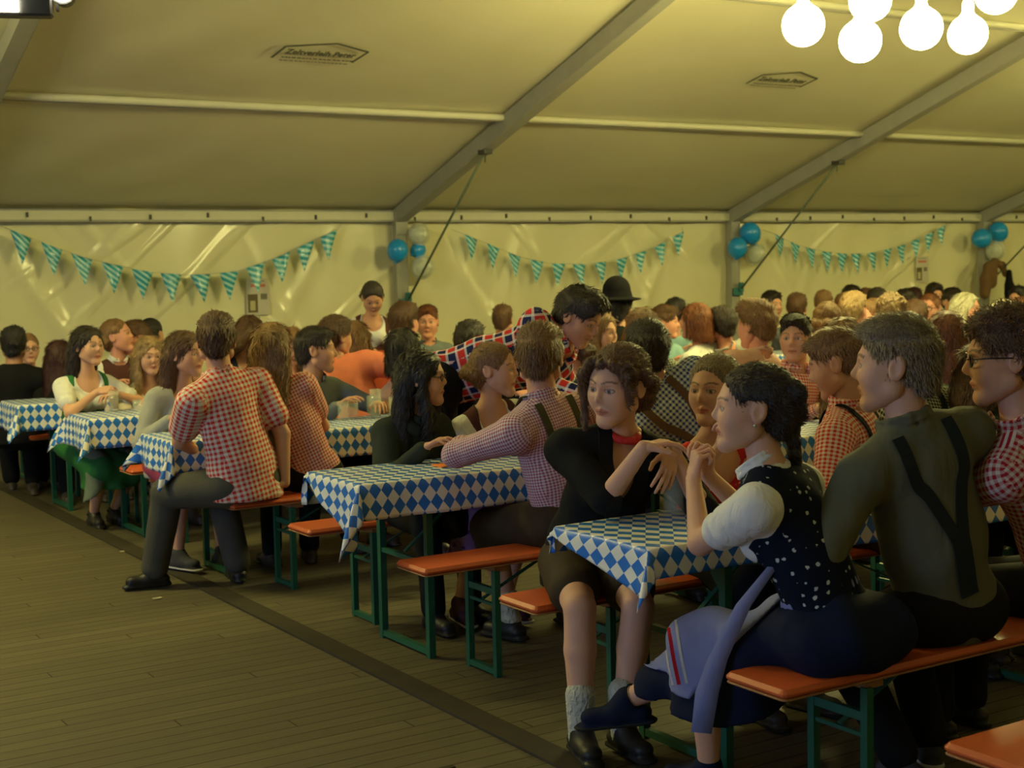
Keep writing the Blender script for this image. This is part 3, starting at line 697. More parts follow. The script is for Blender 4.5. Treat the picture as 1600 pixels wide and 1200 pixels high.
# roof: sags a little between the purlins
PUR = [2.464*k for k in range(1, 5)]
def rooffn(x, t):                                           # t = distance in from the back wall
    y = D-t if t <= D-RIDGE else D-t; h = t if t <= D-RIDGE else 2*(D-RIDGE)-t
    bay = ((x-X0) % 5.0)/5; s = abs(math.sin(math.pi*t/2.464))
    sag = .05*math.sin(math.pi*bay)*s+.010*math.sin(1.7*x+2.2*t)+.012*s*math.sin(5.2*(x-.75*t))*math.exp(-((x-3.3)/3.0)**2)
    return (x, y, HE+.125+h*TA-sag*min(1, t*1.2))
v, f = sheet(X0-15, X0+20, 420, 0, 2*(D-RIDGE), 200, rooffn); struct('ceiling', link('ceiling', mesh('c', v, f), TARP_ROOF)); solid(bpy.data.objects['ceiling'], .004)
n = 3
def trim(b, mat, smooth=False):
    global n
    n += 1; return struct('trim_%d' % n, b.build('trim_%d' % n, mat, smooth=smooth))
b = MB(); b.box((10.2, D-.075, HE+.05), (35, .07, .095), 0); trim(b, PALE)                       # eave rail
b = MB(); b.box((10.2, D-.115, HE-.004), (35, .02, .02), 0); b.box((10.2, D-.115, HE+.105), (35, .02, .012)); trim(b, METAL)
b = MB()
for k in range(-20, 30):
    x = X0+.62*k+.2; b.box((x, D-.12, HE+.035+.02*((k*7) % 3-1)), (.02, .02, .05))
trim(b, DARKM)                                                                                    # hooks that hold the wall foil
for t in PUR:                                                                                     # purlins
    z = HE+.07+t*TA; b = MB(); b.tube([(X0-15, D-t, z), (X0+20, D-t, z)], .034, 12); trim(b, PALE, True)
    if t < 5: 
        b = MB(); b.box((10.2, D-t+.045, z-.028), (35, .012, .02)); trim(b, METAL)
for k in range(-2, 4):                                                                            # portal frames: post and rafter
    x = X0+5*k; b = MB(); b.box((x, D-.10, HE/2), (.125, .10, HE+.02)); b.box((x-.067, D-.155, HE/2), (.012, .012, HE)); b.box((x+.067, D-.155, HE/2), (.012, .012, HE))
    b.bar((x, D-.05, HE+.03), (x, RIDGE, HE-.01+(D-RIDGE)*TA), .115, .17)
    for sx in (-1, 1): b.bar((x+sx*.0625, D-.06, HE-.045), (x+sx*.0625, RIDGE, HE-.085+(D-RIDGE)*TA), .014, .02)
    b.bar((x, RIDGE, HE-.01+(D-RIDGE)*TA), (x, -5.4, HE), .115, .17); trim(b, METAL)
    b = MB(); b.add([(x-.075, D-.17, HE-.16), (x+.075, D-.17, HE-.16), (x+.075, D-.17, HE+.10), (x-.075, D-.17, HE+.10), (x-.075, D-.155, HE-.16), (x+.075, D-.155, HE-.16), (x+.075, D-.155, HE+.10), (x-.075, D-.155, HE+.10)], [(0, 1, 2, 3), (7, 6, 5, 4), (0, 4, 5, 1), (1, 5, 6, 2), (2, 6, 7, 3), (3, 7, 4, 0)])
    trim(b, METAL)
# braces from rafter to post, with ratchet bracket
TEAL = plain('teal strap', (.05, .20, .21), .7, .2); BRG = plain('grey green steel', (.12, .15, .10), .5, .4)
WHERE = {-1: 'beyond the left edge', 0: 'at the post with one blue and pale balloons', 1: 'at the post behind the two touching blue balloons', 2: 'at the far post where coats hang'}
for k in range(0, 3):
    x = X0+5*k; r = empty('roof_brace', (x, D-.2, 1.28)); tag(r, 'thin grey-green diagonal roof brace rod '+WHERE[k], 'brace', 'roof braces')
    a = V(.02, -.0, .0); e = V(-.02, -(2.05-.2), HE+(2.05)*TA-1.28-.09); b = MB(); b.tube([a, e], .013, 8); b.build('rod', BRG, r, smooth=True)
    b = MB(); b.box((0, .0, .0), (.16, .03, .10), .01); b.box((.03, -.03, .06), (.07, .04, .12), .01); b.build('bracket', TEAL, r)
    b = MB(); b.box(tuple(e), (.10, .14, .05), .01); b.tube([e+V(.03, .05, -.02), e+V(.03, .05, -.10)], .006, 6); b.build('clamp', DARKM, r)
# printed tent maker's mark on two roof panels
INK = plain('dark print', (.13, .13, .09), .8, .1, .1)
def mark(x, t, w, label):
    r = empty('roof_mark', (0, 0, 0)); tag(r, label, 'printed mark', 'tent maker marks on the roof')
    up = V(0, -1, TA)/math.hypot(1, TA); c = V(x, D-t, HE+.125+t*TA-.085)
    M = Matrix(((-0+1, up[0], 0, 0), (0, up[1], 0, 0), (0, up[2], 0, 0), (0, 0, 0, 1)))
    X = V(1, 0, 0); N = np.cross(X, up); M = Matrix(((X[0], up[0], N[0], c[0]), (X[1], up[1], N[1], c[1]), (X[2], up[2], N[2], c[2]), (0, 0, 0, 1)))
    r.matrix_world = M
    b = MB(); h = w*.42
    L = [((-.5*w, -.30*h), (-.44*w, .30*h)), ((-.44*w, .30*h), (.08*w, .62*h)), ((.08*w, .62*h), (.5*w, .30*h)), ((.5*w, .30*h), (.42*w, -.30*h))]
    for p, q in L: b.bar((*p, 0), (*q, 0), .022, .004, (0, 0, 1))
    b.build('outline', INK, r)
    cu = bpy.data.curves.new('text', 'FONT'); cu.body = 'Zeltverleih Peter'; cu.size = w*.115; cu.extrude = .002; cu.align_x = 'CENTER'; cu.align_y = 'CENTER'; cu.offset = .0015
    o = bpy.data.objects.new('lettering', cu); C.objects.link(o); bpy.context.view_layer.update(); me = bpy.data.meshes.new_from_object(o); bpy.data.objects.remove(o); me.materials.clear(); o = link('lettering', me, INK, r, smooth=False); o.location = (0, .02*w, 0); o.rotation_euler = (0, 0, 0); o.scale = (1, 1.25, 1)
    b = MB(); rnd = random.Random(4)
    for row, yy in ((0, -.10*w), (1, -.17*w)):
        xx = -.40*w
        while xx < .38*w:
            l = rnd.uniform(.02, .05)*w
            b.box((xx+l/2, yy, 0), (l, .014*w*(1.3-.5*row), .003)); xx += l+rnd.uniform(.008, .02)*w
    b.build('small_print', INK, r)
mark(5.21, 3.50, .80, 'dark printed tent maker mark with a gable outline on the near roof panel')
mark(10.34, 3.60, .80, 'faint printed tent maker mark on the roof panel under the globe bulbs')

# ---------------------------------------------------------------- lamps
def emit(name, col, st):
    m = bpy.data.materials.new(name); m.use_nodes = True; t = m.node_tree; t.nodes.clear(); o = t.nodes.new('ShaderNodeOutputMaterial'); e = t.nodes.new('ShaderNodeEmission')
    e.inputs[0].default_value = (*col, 1); e.inputs[1].default_value = st; t.links.new(e.outputs[0], o.inputs[0]); return m
GLOW = emit('glowing opal glass', LAMP, LAMP_STRENGTH); CREAM = plain('cream plastic', (.75, .72, .55), .4, .4); CORD = plain('pale cord', (.6, .58, .42), .6, .3)
def bulb(loc, top, label, rad=.115, group='globe bulbs of the hanging lamp cluster'):
    r = empty('globe_bulb', loc); tag(r, label, 'light bulb', group)
    prof = [(.004, -rad)]+[(rad*math.cos(a), rad*math.sin(a)) for a in np.linspace(-1.4, 1.05, 14)]+[(.045, rad*1.02), (.036, rad*1.22)]
    MB().lathe(prof, 20).build('glass_globe', GLOW, r, smooth=True)
    MB().lathe([(.034, rad*1.18), (.040, rad*1.25), (.040, rad*1.55), (.030, rad*1.75), (.014, rad*1.9)], 16).build('socket', CREAM, r, smooth=True)
    MB().tube([(0, 0, rad*1.85), ((top[0]-loc[0]), (top[1]-loc[1]), top[2]-loc[2])], .006, 6).build('cord', CORD, r, smooth=True)
    return r
CC = V(7.75, 7.15, 4.15)
BULBS = [((7.21, 7.46, 3.29), 'hanging globe bulb on its own, leftmost of the cluster'), ((7.54, 7.24, 3.17), 'lowest hanging globe bulb, under the higher bulb cut off by the picture'), ((7.91, 7.02, 3.25), 'hanging globe bulb with a wide pale socket in the middle of the cluster'),
         ((8.18, 6.84, 3.20), 'hanging globe bulb, rightmost of the four low bulbs'), ((7.65, 7.25, 3.46), 'high globe bulb cut by the top edge above the lowest bulb'), ((8.33, 6.72, 3.48), 'high globe bulb cut by the top edge, rightmost of all')]
for i, (p, lb) in enumerate(BULBS): bulb(V(*p), CC+V((p[0]-7.75)*.7, (p[1]-7.15)*.7, .0), lb, .148 if i != 3 else .136)
r = empty('lamp_ring', tuple(CC)); tag(r, 'white wooden ring from which the globe bulbs hang', 'lamp ring')
b = MB(); b.tube([(.50*math.cos(a), .50*math.sin(a), 0) for a in np.linspace(0, 2*math.pi, 33)], .02, 8, False); b.bar((-.42, 0, 0), (.42, 0, 0), .03, .02); b.bar((0, -.42, 0), (0, .42, 0), .03, .02); b.build('ring', CREAM, r)
b = MB()
for a in (0, 2.1, 4.2): b.tube([(.50*math.cos(a), .50*math.sin(a), 0), (0, 0, .45)], .004, 6)
b.tube([(0, 0, .45), (0, 0, .72)], .006, 6); b.build('chain', CORD, r)
# the same lamps go on down the tent, outside the picture
PLACES = ('past the right edge', 'far down the right end', 'past the left edge')
for (cx, cy, cz), where in zip(((13.6, 7.2, .1), (19.2, 7.2, .1), (.4, 8.3, .35)), PLACES):
    for q, (p, lb) in enumerate(BULBS[:4]):
        pp = V(*p)+V(cx-7.75, cy-7.15, cz); bulb(pp, pp+V(0, 0, .9), ('high', 'low', 'middle', 'outer')[q]+' globe bulb of the lamp cluster '+where, .148, 'globe bulbs outside the picture')
# floodlight in the upper left corner
FL = emit('floodlight glass', (1, .93, .70), 40); r = empty('floodlight', (1.66, 6.78, 2.93), math.radians(-20)); tag(r, 'black floodlight with a glaring white lens in the upper left corner', 'floodlight')
b = MB(); b.box((0, 0, 0), (.34, .10, .22), .02); b.box((0, .06, 0), (.26, .05, .16), .01); b.build('housing', DARKM, r); b = MB(); b.box((-.06, -.055, -.02), (.17, .012, .15), .0); b.build('lens', FL, r)
b = MB(); b.box((.19, 0, .02), (.012, .05, .20)); b.box((-.19, 0, .02), (.012, .05, .20)); b.box((0, 0, .13), (.39, .05, .012)); b.tube([(0, 0, .13), (0, 0, .75)], .012, 8); b.build('bracket', DARKM, r)
r = empty('spotlight', (1.86, 6.70, 2.935), math.radians(-20)); tag(r, 'small black spotlight with a bright face beside the corner floodlight', 'spotlight')
b = MB(); b.tube([(0, .12, 0), (0, -.02, 0)], [.05, .06], 14); b.build('housing', DARKM, r); b = MB(); b.tube([(0, -.021, 0), (0, -.03, 0)], .05, 14); b.build('lens', FL, r); b = MB(); b.tube([(0, .05, .05), (0, .05, .7)], .01, 8); b.build('bracket', DARKM, r)

# ---------------------------------------------------------------- decorations on the back wall
def pennantmat():
    s = NT('striped foil pennant', .25, .6); u, v, vec = s.uv(); a = s.math('FRACT', s.math('DIVIDE', s.math('ADD', s.math('MULTIPLY', u, .55), v), .062))
    s.base(s.mix(s.math('LESS_THAN', a, .55), (.42, .74, .78), (.03, .36, .50))); s.bump(s.noise(s.obj(), 12, 3), .6, .02); return s.m
PEN = pennantmat(); STRING = plain('white string', (.5, .5, .42), .8, .2)
def garland(pts, n, label, w=.15, h=.26):
    r = empty('bunting_garland', pts[0]); tag(r, label, 'bunting', 'pennant garlands on the back wall'); P0 = V(*pts[0])
    q = [V(*p)-P0 for p in pts]; cum = [0]
    for a, b_ in zip(q[:-1], q[1:]): cum.append(cum[-1]+np.linalg.norm(b_-a))
    def at(s):
        s = min(max(s, 0), cum[-1]-1e-6); i = max(j for j in range(len(cum)-1) if cum[j] <= s); return q[i]+(q[i+1]-q[i])*(s-cum[i])/(cum[i+1]-cum[i])
    e0 = V(q[0][0]-.10, wallfn(pts[0][0]-.10, pts[0][2]+.06)[1]-P0[1]-.04, q[0][2]+.06); e1 = V(q[-1][0]+.10, wallfn(pts[-1][0]+.10, pts[-1][2]+.06)[1]-P0[1]-.04, q[-1][2]+.06)
    MB().tube([e0]+[at(cum[-1]*i/40) for i in range(41)]+[e1], .0035, 6).build('string', STRING, r)
    for k in range(n):
        s0 = (cum[-1]-w)*k/(n-1); a = at(s0); c = at(s0+w); rnd = random.Random(k*7+n); sw = rnd.uniform(-.03, .03); v = []; f = []; N_ = 6; uv = []
        for j in range(N_+1):
            t = j/N_
            for i in range(5):
                u = i/4; p = a*(1-u)+c*u; tip = (a+c)/2+V(sw, -.02, -h); x = p*(1-t)+tip*t; x = x+V(0, -.012*math.sin(u*5+k)*(1-t)-.01*math.sin(t*4+k*2), 0); v.append(x); uv.append((u*w*(1-t)+t*w/2+k*.37, -t*h))
        for j in range(N_):
            for i in range(4): m_ = j*5+i; f.append((m_, m_+1, m_+6, m_+5))
        me = mesh('pennant', v, f); L = me.uv_layers.new(name='UVMap')
        for li, lp in enumerate(me.loops): L.data[li].uv = uv[lp.vertex_index]
        solid(link('pennant', me, PEN, r), .002)
yy = D-.13
def arc(xs, zs): return [(x, yy, z) for x, z in zip(xs, zs)]
garland(arc((3.40, 3.78, 4.14, 4.75, 5.2, 5.7, 6.2, 6.55, 6.93), (2.13, 1.97, 1.84, 1.69, 1.65, 1.67, 1.82, 1.97, 2.12)), 12, 'long blue and white striped pennant garland on the left wall bay, above the seated girls', .225, .30)
garland(arc((8.56, 8.95, 9.35, 9.76, 10.3, 10.85, 11.35, 11.85), (2.06, 1.92, 1.78, 1.70, 1.68, 1.74, 1.87, 2.08)), 11, 'striped pennant garland on the middle wall bay, above the leaning man', .19, .28)
garland(arc((13.44, 13.8, 14.3, 14.8, 15.3, 15.9, 16.4, 16.85), (2.04, 1.90, 1.80, 1.75, 1.76, 1.86, 2.0, 2.16)), 12, 'striped pennant garland on the right wall bay, between the two pairs of blue balloons', .19, .28)
BLUE = NT('blue rubber balloon', .28, .6); BLUE.base((.015, .30, .80)); BLUE = BLUE.m
WHITE = NT('milky rubber balloon', .35, .5); WHITE.base((.70, .74, .62)); WHITE.b.inputs['Transmission Weight'].default_value = .35; WHITE = WHITE.m
def balloon(p, rad, mat, label, tilt=0, group='balloons on the tent posts'):
    r = empty('balloon', p); tag(r, label, 'balloon', group); prof = [(.003, rad*1.02)]
    for a in np.linspace(1.45, -1.25, 16): prof.append((rad*math.cos(a)*.97, rad*math.sin(a)*(1.0 if a > 0 else 1.12)))
    prof += [(.012, -rad*1.16), (.016, -rad*1.24)]; o = MB().lathe(prof, 24).build('rubber', mat, r, smooth=True); r.rotation_euler = (0, math.radians(tilt), 0); return r
balloon((7.58, 14.30, 1.88), .125, BLUE, 'blue balloon in front of the nearest tent post', 10)
balloon((7.90, 14.40, 1.88), .09, BLUE, 'small blue balloon half hidden behind the nearest brace rod', 60)
balloon((7.89, 14.36, 2.06), .125, WHITE, 'pale upper balloon at the nearest post, beside the brace', -20)
balloon((7.93, 14.36, 1.69), .135, WHITE, 'pale lower balloon at the nearest post, right of the blue one', 20)
balloon((12.62, 14.30, 1.86), .135, BLUE, 'lower left blue balloon of the pair at the middle post', 10)
balloon((12.86, 14.32, 2.05), .145, BLUE, 'upper right blue balloon of the pair at the middle post', -30)
balloon((13.02, 14.40, 1.78), .14, WHITE, 'pale balloon behind the brace at the middle post', 20)
balloon((17.43, 14.30, 1.95), .15, BLUE, 'left blue balloon at the far post above the hanging coats', 80)
balloon((17.82, 14.32, 2.05), .15, BLUE, 'right blue balloon at the far post above the hanging coats', -40)
balloon((17.80, 14.36, 1.77), .15, WHITE, 'pale yellowish balloon below the two blue ones at the far post', 0)
def poster(x, z, w, h, label):
    yw = min(wallfn(x+i*w/2, z+j*h/2)[1] for i in (-1, 0, 1) for j in (-1, 0, 1)); r = empty('poster', (x, yw-.006, z)); tag(r, label, 'poster', 'paper posters on the back wall')
    def bx(name, cx, cz, ww, hh, col, dy=0): b = MB(); b.box((cx*w, -dy, cz*h), (ww*w, .003, hh*h)); b.build(name, plain('paper '+name, col, .7, .2, .05), r)
    bx('sheet', 0, 0, 1, 1, (.60, .56, .48)); bx('red_heading', 0, .30, .62, .08, (.62, .20, .14), .003); bx('dark_picture', -.24, -.18, .42, .50, (.16, .13, .07), .003); bx('glass_picture', -.25, -.24, .22, .26, (.55, .50, .30), .005); bx('grey_picture', .24, .0, .28, .16, (.22, .20, .14), .003); bx('text_lines', 0, .42, .6, .03, (.3, .3, .24), .003)
poster(6.03, 1.40, .27, .40, 'small paper poster with red heading under the left pennant garland')
poster(16.5, 1.51, .27, .38, 'small paper poster with red heading under the right pennant garland')
# coats on the third brace
def soft(name, fn, mat, parent=None, h=.012, disp=None, loc=None):
    F = Field(); fn(F); return link(name, qmesh(name, *F.mesh(h, disp)), mat, parent, loc)
def coat(F):
    F.chain([(-.02, 0, .26), (-.16, 0, .18), (-.21, 0, .0), (-.24, 0, -.22)], [.05, .07, .09, .07], .04).chain([(-.02, 0, .27), (.12, -.02, .20), (.20, -.02, .06)], [.05, .05, .045], .03).rc((-.05, 0, .2), (-.12, 0, -.05), .07, .09, .04)
o = soft('hanging_jacket', coat, plain('brown wool', (.17, .10, .05), .9, .1), None, .014, wob(4, .008, .6), (17.62, 14.2, 1.34)); tag(o, 'brown jacket hanging from the brace below the far post balloons', 'jacket')
def scarf(F):
    F.chain([(.02, -.05, .16), (.02, -.06, -.05), (.04, -.06, -.30), (.05, -.06, -.42)], [.04, .07, .085, .03], .03)
o = soft('hanging_scarf', scarf, plain('black cloth', (.012, .012, .012), .9, .1), None, .012, wob(6, .008, .7), (17.74, 14.12, 1.28)); tag(o, 'black cloth hanging beside the brown jacket at the far post', 'scarf')

# ---------------------------------------------------------------- beer tables and benches
GREEN = plain('green steel', (.010, .10, .058), .45, .5, .15, 8, .05); ORANGE = NT('orange lacquered wood', .42, .45)
ORANGE.base(ORANGE.mix(ORANGE.noise(ORANGE.obj((1.5, 25, 25)), 1.5, 5), (.50, .085, .022), (.60, .12, .03))); ORANGE.bump(ORANGE.noise(ORANGE.obj((2, 40, 40)), 1, 4), .1, .003); ORANGE = ORANGE.m
EDGE = plain('bare wood edge', (.36, .17, .07), .6, .3, .3, 20)
def make_bench():
    r = empty('beer_bench'); b = MB(); b.box((1.1, 0, .4665), (2.2, .25, .027), .022); b.build('seat', ORANGE, r)
    b = MB(); b.box((1.1, 0, .452), (2.196, .246, .006), .02)
    for x in (.36, 1.84): b.box((x, 0, .437), (.07, .21, .026))
    b.build('batten', EDGE, r)
    for x, s in ((.33, 1), (1.87, -1)):
        fr = MB()
        for y in (-.105, .105):
            MB().box((x, y, .215), (.026, .026, .43)).build('leg', GREEN, r)
        for nme, zz, dd in (('crossbar', .345, (.02, .20, .026)), ('stay_rod', .29, (.012, .20, .012)), ('floor_bar', .02, (.024, .23, .022))): MB().box((x, 0, zz), dd).build(nme, GREEN, r)
        MB().bar((x, 0, .30), (x+s*.32, 0, .445), .018, .006).build('brace', GREEN, r)
    return r
def make_table():
    r = empty('beer_table'); b = MB(); b.box((1.1, 0, .752), (2.2, .50, .027), .02); b.build('tabletop', ORANGE, r)
    for x, s in ((.33, 1), (1.87, -1)):
        for y in (-.215, .215):
            MB().box((x, y, .37), (.030, .030, .74)).build('leg', GREEN, r)
        for nme, zz, dd in (('crossbar', .40, (.02, .42, .02)), ('floor_bar', .025, (.026, .43, .026))): MB().box((x, 0, zz), dd).build(nme, GREEN, r)
        fr = MB(); fr.box((x, 0, .72), (.03, .44, .03))
        for y in (-1, 1): fr.add([(x-.012, y*.21, .72), (x-.012, y*.21, .58), (x-.012, y*.09, .72), (x+.012, y*.21, .72), (x+.012, y*.21, .58), (x+.012, y*.09, .72)], [(0, 1, 2), (5, 4, 3), (0, 3, 4, 1), (1, 4, 5, 2), (2, 5, 3, 0)])
        fr.build('bracket', GREEN, r); MB().bar((x, 0, .42), (x+s*.40, 0, .735), .02, .008).build('brace', GREEN, r)
    return r
def clothmat():
    s = NT('lozenge tablecloth', .38, .45); u, v, vec = s.uv(); a = s.math('DIVIDE', u, .056); b_ = s.math('DIVIDE', v, .072)
    p = s.math('FLOOR', s.math('ADD', a, b_)); q = s.math('FLOOR', s.math('SUBTRACT', a, b_))
    par = s.math('MODULO', s.math('ABSOLUTE', s.math('ADD', p, q)), 2.0)
    pm = s.math('MODULO', s.math('ABSOLUTE', p), 2.0); qm = s.math('MODULO', s.math('ABSOLUTE', q), 2.0)
    s.base(s.mix(s.math('GREATER_THAN', s.math('ABSOLUTE', s.math('SUBTRACT', pm, qm)), .5), (.80, .79, .74), (.02, .17, .62)))
    s.bump(s.noise(s.obj(), 14, 3), .25, .006); return s.m
CLOTH = clothmat()
def cloth_mesh(L, seed, ov=.19, oe=.27, W=.5, far=1.0):
    rnd = random.Random(seed); ph = rnd.uniform(0, 6); xs = list(np.linspace(-oe, 0, 14))[:-1]+list(np.linspace(0, L, 45))+list(np.linspace(L, L+oe, 14))[1:]; ys = list(np.linspace(-ov, 0, 11))[:-1]+list(np.linspace(0, W, 11))+list(np.linspace(W, W+ov, 11))[1:]
    v = []; uv = []; f = []; top = .770
    for y in ys:
        for x in xs:
            e_ = 1+(far-1)*min(max(y/W, 0), 1); x0_ = x; x = x*e_ if x < 0 else x
            dx = -x if x < 0 else (x-L if x > L else 0); dy = -y if y < 0 else (y-W if y > W else 0); sx = -1 if x < 0 else 1; sy = -1 if y < 0 else 1
            cx = min(max(x, 0), L); cy = min(max(y, 0), W); r_ = math.hypot(dx, dy)
            if r_ == 0: p = (x, y-W/2, top+.0012*math.sin(9*x+ph)*math.sin(11*y)+.002)
            else:
                th = math.atan2(dy, dx); dd = min(r_/.03, 1); fold = .50*math.sin(2*th)**2*max(r_-.02, 0)
                wave = .014*math.sin(11*(x if dx == 0 else y*1.4)+ph)+.008*math.sin(23*(x if dx == 0 else y)+2*ph); out = .010*dd+wave*min(r_/.15, 1)*.7+.012*min(r_/.15, 1)
                ux = dx/r_; uy = dy/r_; o = out+fold
                if dx > 0 and dy > 0: o += .02*math.sin(th*9+ph)*min(r_/.2, 1)
                p = (cx+sx*ux*o, cy-W/2+sy*uy*o, top+.002-max(r_-.008, 0)*(1-.06*math.sin(2*th)**2)-(.002 if r_ < .012 else .0))
            v.append(p); uv.append((x+seed*.13, y)); x = x0_
    nx = len(xs)
    for j in range(len(ys)-1):
        for i in range(nx-1): a = j*nx+i; f.append((a, a+1, a+nx+1, a+nx))
    me = mesh('tablecloth', v, f); Lr = me.uv_layers.new(name='UVMap')
    for li, lp in enumerate(me.loops): Lr.data[li].uv = uv[lp.vertex_index]
    return me
TY = dict(T1=3.63, T2=5.40, T3=7.41, T4=8.95, T5=10.31, T6=12.0)
BY = dict(T1=(2.90, 4.11), T2=(4.88, 5.95), T3=(6.87, 7.95), T4=(8.50, 9.45), T5=(9.83, 10.85), T6=(11.45, 12.55))
WHOT = dict(T1='before the black blazer girl', T2='under the pink gingham elbow', T3='behind the red check couple', T4='of the green dirndl girl', T5='behind the green dirndl girl', T6='nearest the back wall')
bench0 = make_bench(); table0 = make_table(); used = [False, False]
def place(proto, k, loc, label, cat, group):
    o = proto if not used[k] else copy_tree(proto); used[k] = True; o.location = loc; o.rotation_euler = (0, 0, 0); tag(o, label, cat, group); return o
OVER = {('T1', 0): (.10, .16, .5, .25), ('T2', 0): (.155, .27, .5, .12), ('T3', 0): (.17, .2, .5, .8)}
XT = dict(T1=2.62, T2=2.525, T3=2.447, T4=2.458, T5=2.365, T6=2.5)
COLS = dict(T1=4, T2=4, T3=4, T4=3, T5=4, T6=3)
ORD = ('first from the aisle', 'second from the aisle', 'third from the aisle', 'fourth from the aisle', 'fifth from the aisle')
for row, y in TY.items():
    for c in range(COLS[row]):
        if row == 'T5' and c == 1: continue
        x = 2.50+2.27*c; sfx = ORD[c]
        if c == 0: x = XT[row]
        place(table0, 1, (x, y, 0), 'green-legged beer table %s in the row %s' % (sfx, WHOT[row]), 'table', 'beer tables')
        o = solid(link('tablecloth', cloth_mesh(2.2, len(row)+c*3+int(row[1])*5, *OVER.get((row, c), (.19, .20, .5, 1.0))), CLOTH, None, (x, y, 0)), .0015); tag(o, 'lozenge tablecloth %s in the row %s' % (sfx, WHOT[row]), 'tablecloth', 'lozenge tablecloths')
        for k, by in enumerate(BY[row]):
            bx = 2.60 if c == 0 else x
            place(bench0, 0, (bx, by, 0), 'orange bench, %s side, %s, row %s' % (('near', 'far')[k], sfx, WHOT[row]), 'bench', 'beer benches')
place(bench0, 0, (2.62, 2.14, 0), 'empty orange beer bench in the lower right corner of the picture', 'bench', 'beer benches')
# ---------------------------------------------------------------- materials of the guests
SKIN = skinmat(); SOLED = []
HAIR = dict(honey=hairmat('honey blond hair', (.26, .15, .06)), brown=hairmat('brown hair', (.095, .043, .018)), dark=hairmat('dark hair', (.022, .014, .010)), black=hairmat('black hair', (.010, .008, .008), .35), blond=hairmat('blond hair', (.30, .19, .085)),
            light=hairmat('light brown hair', (.20, .105, .042)), red=hairmat('auburn hair', (.19, .065, .025)), darkred=hairmat('dark red hair', (.045, .012, .010)), white=hairmat('white hair', (.55, .50, .36)), ash=hairmat('ash blond hair', (.20, .15, .085)))
HAIR_SEEN = {}
WH = plain('white blouse cotton', (.74, .73, .70), .85, .15, .04, 20, .4); CR = plain('cream blouse cotton', (.66, .58, .42), .85, .15, .06, 20, .4)
BLK = plain('black cloth', (.010, .010, .011), .85, .15); NAVY = plain('navy cloth', (.008, .012, .035), .85, .15); GREYP = plain('grey trousers', (.075, .072, .060), .85, .15)
DKG = plain('dark green grey cloth', (.030, .038, .030), .85, .15); OLIVE = plain('olive grey cotton', (.115, .115, .075), .85, .15, .1, 10, .4); LEATHER = plain('brown suede', (.045, .030, .015), .75, .2, .25, 20)
GREYC = plain('grey knit', (.36, .36, .33), .9, .1); SALMON = plain('salmon cotton', (.80, .24, .14), .85, .15); RUST = plain('rust red cloth', (.42, .075, .035), .85, .15); LBLUE = plain('light blue cotton', (.25, .42, .45), .85, .15)
PINK = plain('pale pink cotton', (.66, .42, .34), .85, .15); GRN = plain('green dirndl cloth', (.03, .17, .05), .8, .2); GREYB = plain('blue grey shirt', (.17, .20, .22), .85, .15); APRON = plain('blue grey apron cotton', (.20, .22, .42), .85, .15, .08, 30)
GAPRON = plain('grey green apron', (.16, .20, .15), .85, .15); BROWNV = plain('brown dirndl cloth', (.09, .035, .03), .85, .15); REDC = plain('red scarf silk', (.60, .03, .03), .6, .3); LAV = flowered('lavender patterned skirt', (.30, .16, .34), (.12, .05, .20), 30, .4)
G_RED = gingham('red gingham', (.62, .035, .025), (.74, .70, .62), .026); G_RED2 = gingham('fine red gingham', (.55, .03, .02), (.70, .60, .52), .017); G_PINK = gingham('pink violet gingham', (.36, .07, .12), (.66, .60, .62), .012)
G_BLUE = gingham('navy gingham', (.025, .06, .20), (.66, .70, .62), .020); G_BLK = gingham('black check', (.012, .012, .012), (.42, .42, .28), .017, .6); G_GRN = gingham('green check', (.04, .10, .08), (.50, .52, .38), .016); G_DRED = gingham('dark red gingham', (.36, .015, .02), (.60, .50, .42), .020)
PLAID = plaid('red navy plaid', (.60, .035, .03), (.012, .02, .09), (.74, .72, .72), .050)
FLW = flowered('navy cloth with white flowers', (.006, .009, .022), (.50, .54, .54), 36, .27); REDF = flowered('red flowered cloth', (.60, .04, .035), (.62, .50, .38), 20, .25)
GPAT = flowered('green patterned cloth', (.20, .26, .13), (.42, .44, .22), 45, .4)
STRAPL = plain('leather brace', (.06, .055, .025), .7, .3); STRAPN = plain('dark elastic', (.012, .018, .020), .8, .2); STRAPB = plain('brown leather brace', (.13, .075, .03), .7, .3)
WOOLS = plain('cream wool sock', (.56, .55, .44), .95, .1, .1, 60, .6); SHOEB = plain('black leather', (.015, .014, .013), .5, .4); SNK = plain('grey canvas', (.05, .05, .055), .8, .2); RUB = plain('white rubber', (.5, .5, .48), .6, .3); MARO = plain('maroon canvas', (.06, .02, .03), .8, .2)
SOLED += [SNK, MARO]
GLS = plain('dark spectacle frame', (.01, .01, .01), .3, .5, 0)
def glasses(o):
    b = MB(); k = o['k']
    for s in (-1, 1):
        b.tube([(s*.0315+.021*math.cos(a)*1.05, .098-.004*abs(math.cos(a)), .004+.016*math.sin(a)) for a in np.linspace(0, 2*math.pi, 19)], .0022, 6, False)
        b.tube([(s*.052, .094, .008), (s*.076, .06, .010), (s*.082, .0, .006)], .0022, 6)
    b.tube([(-.0105, .099, .006), (.0105, .099, .006)], .0022, 6)
    v = (np.array(b.v)*k)@o['HF']+o['Hc']; link('glasses', mesh('glasses', v, b.f), GLS, o['root'])
def onhead(name, fn, mat, h=.006):
    def f(o):
        F = Field(); fn(F); v, q = F.mesh(h); link(name, qmesh(name, (v*np.float32(o['k']))@o['HF'].astype(np.float32)+o['Hc'].astype(np.float32), q), mat, o['root'])
    return f
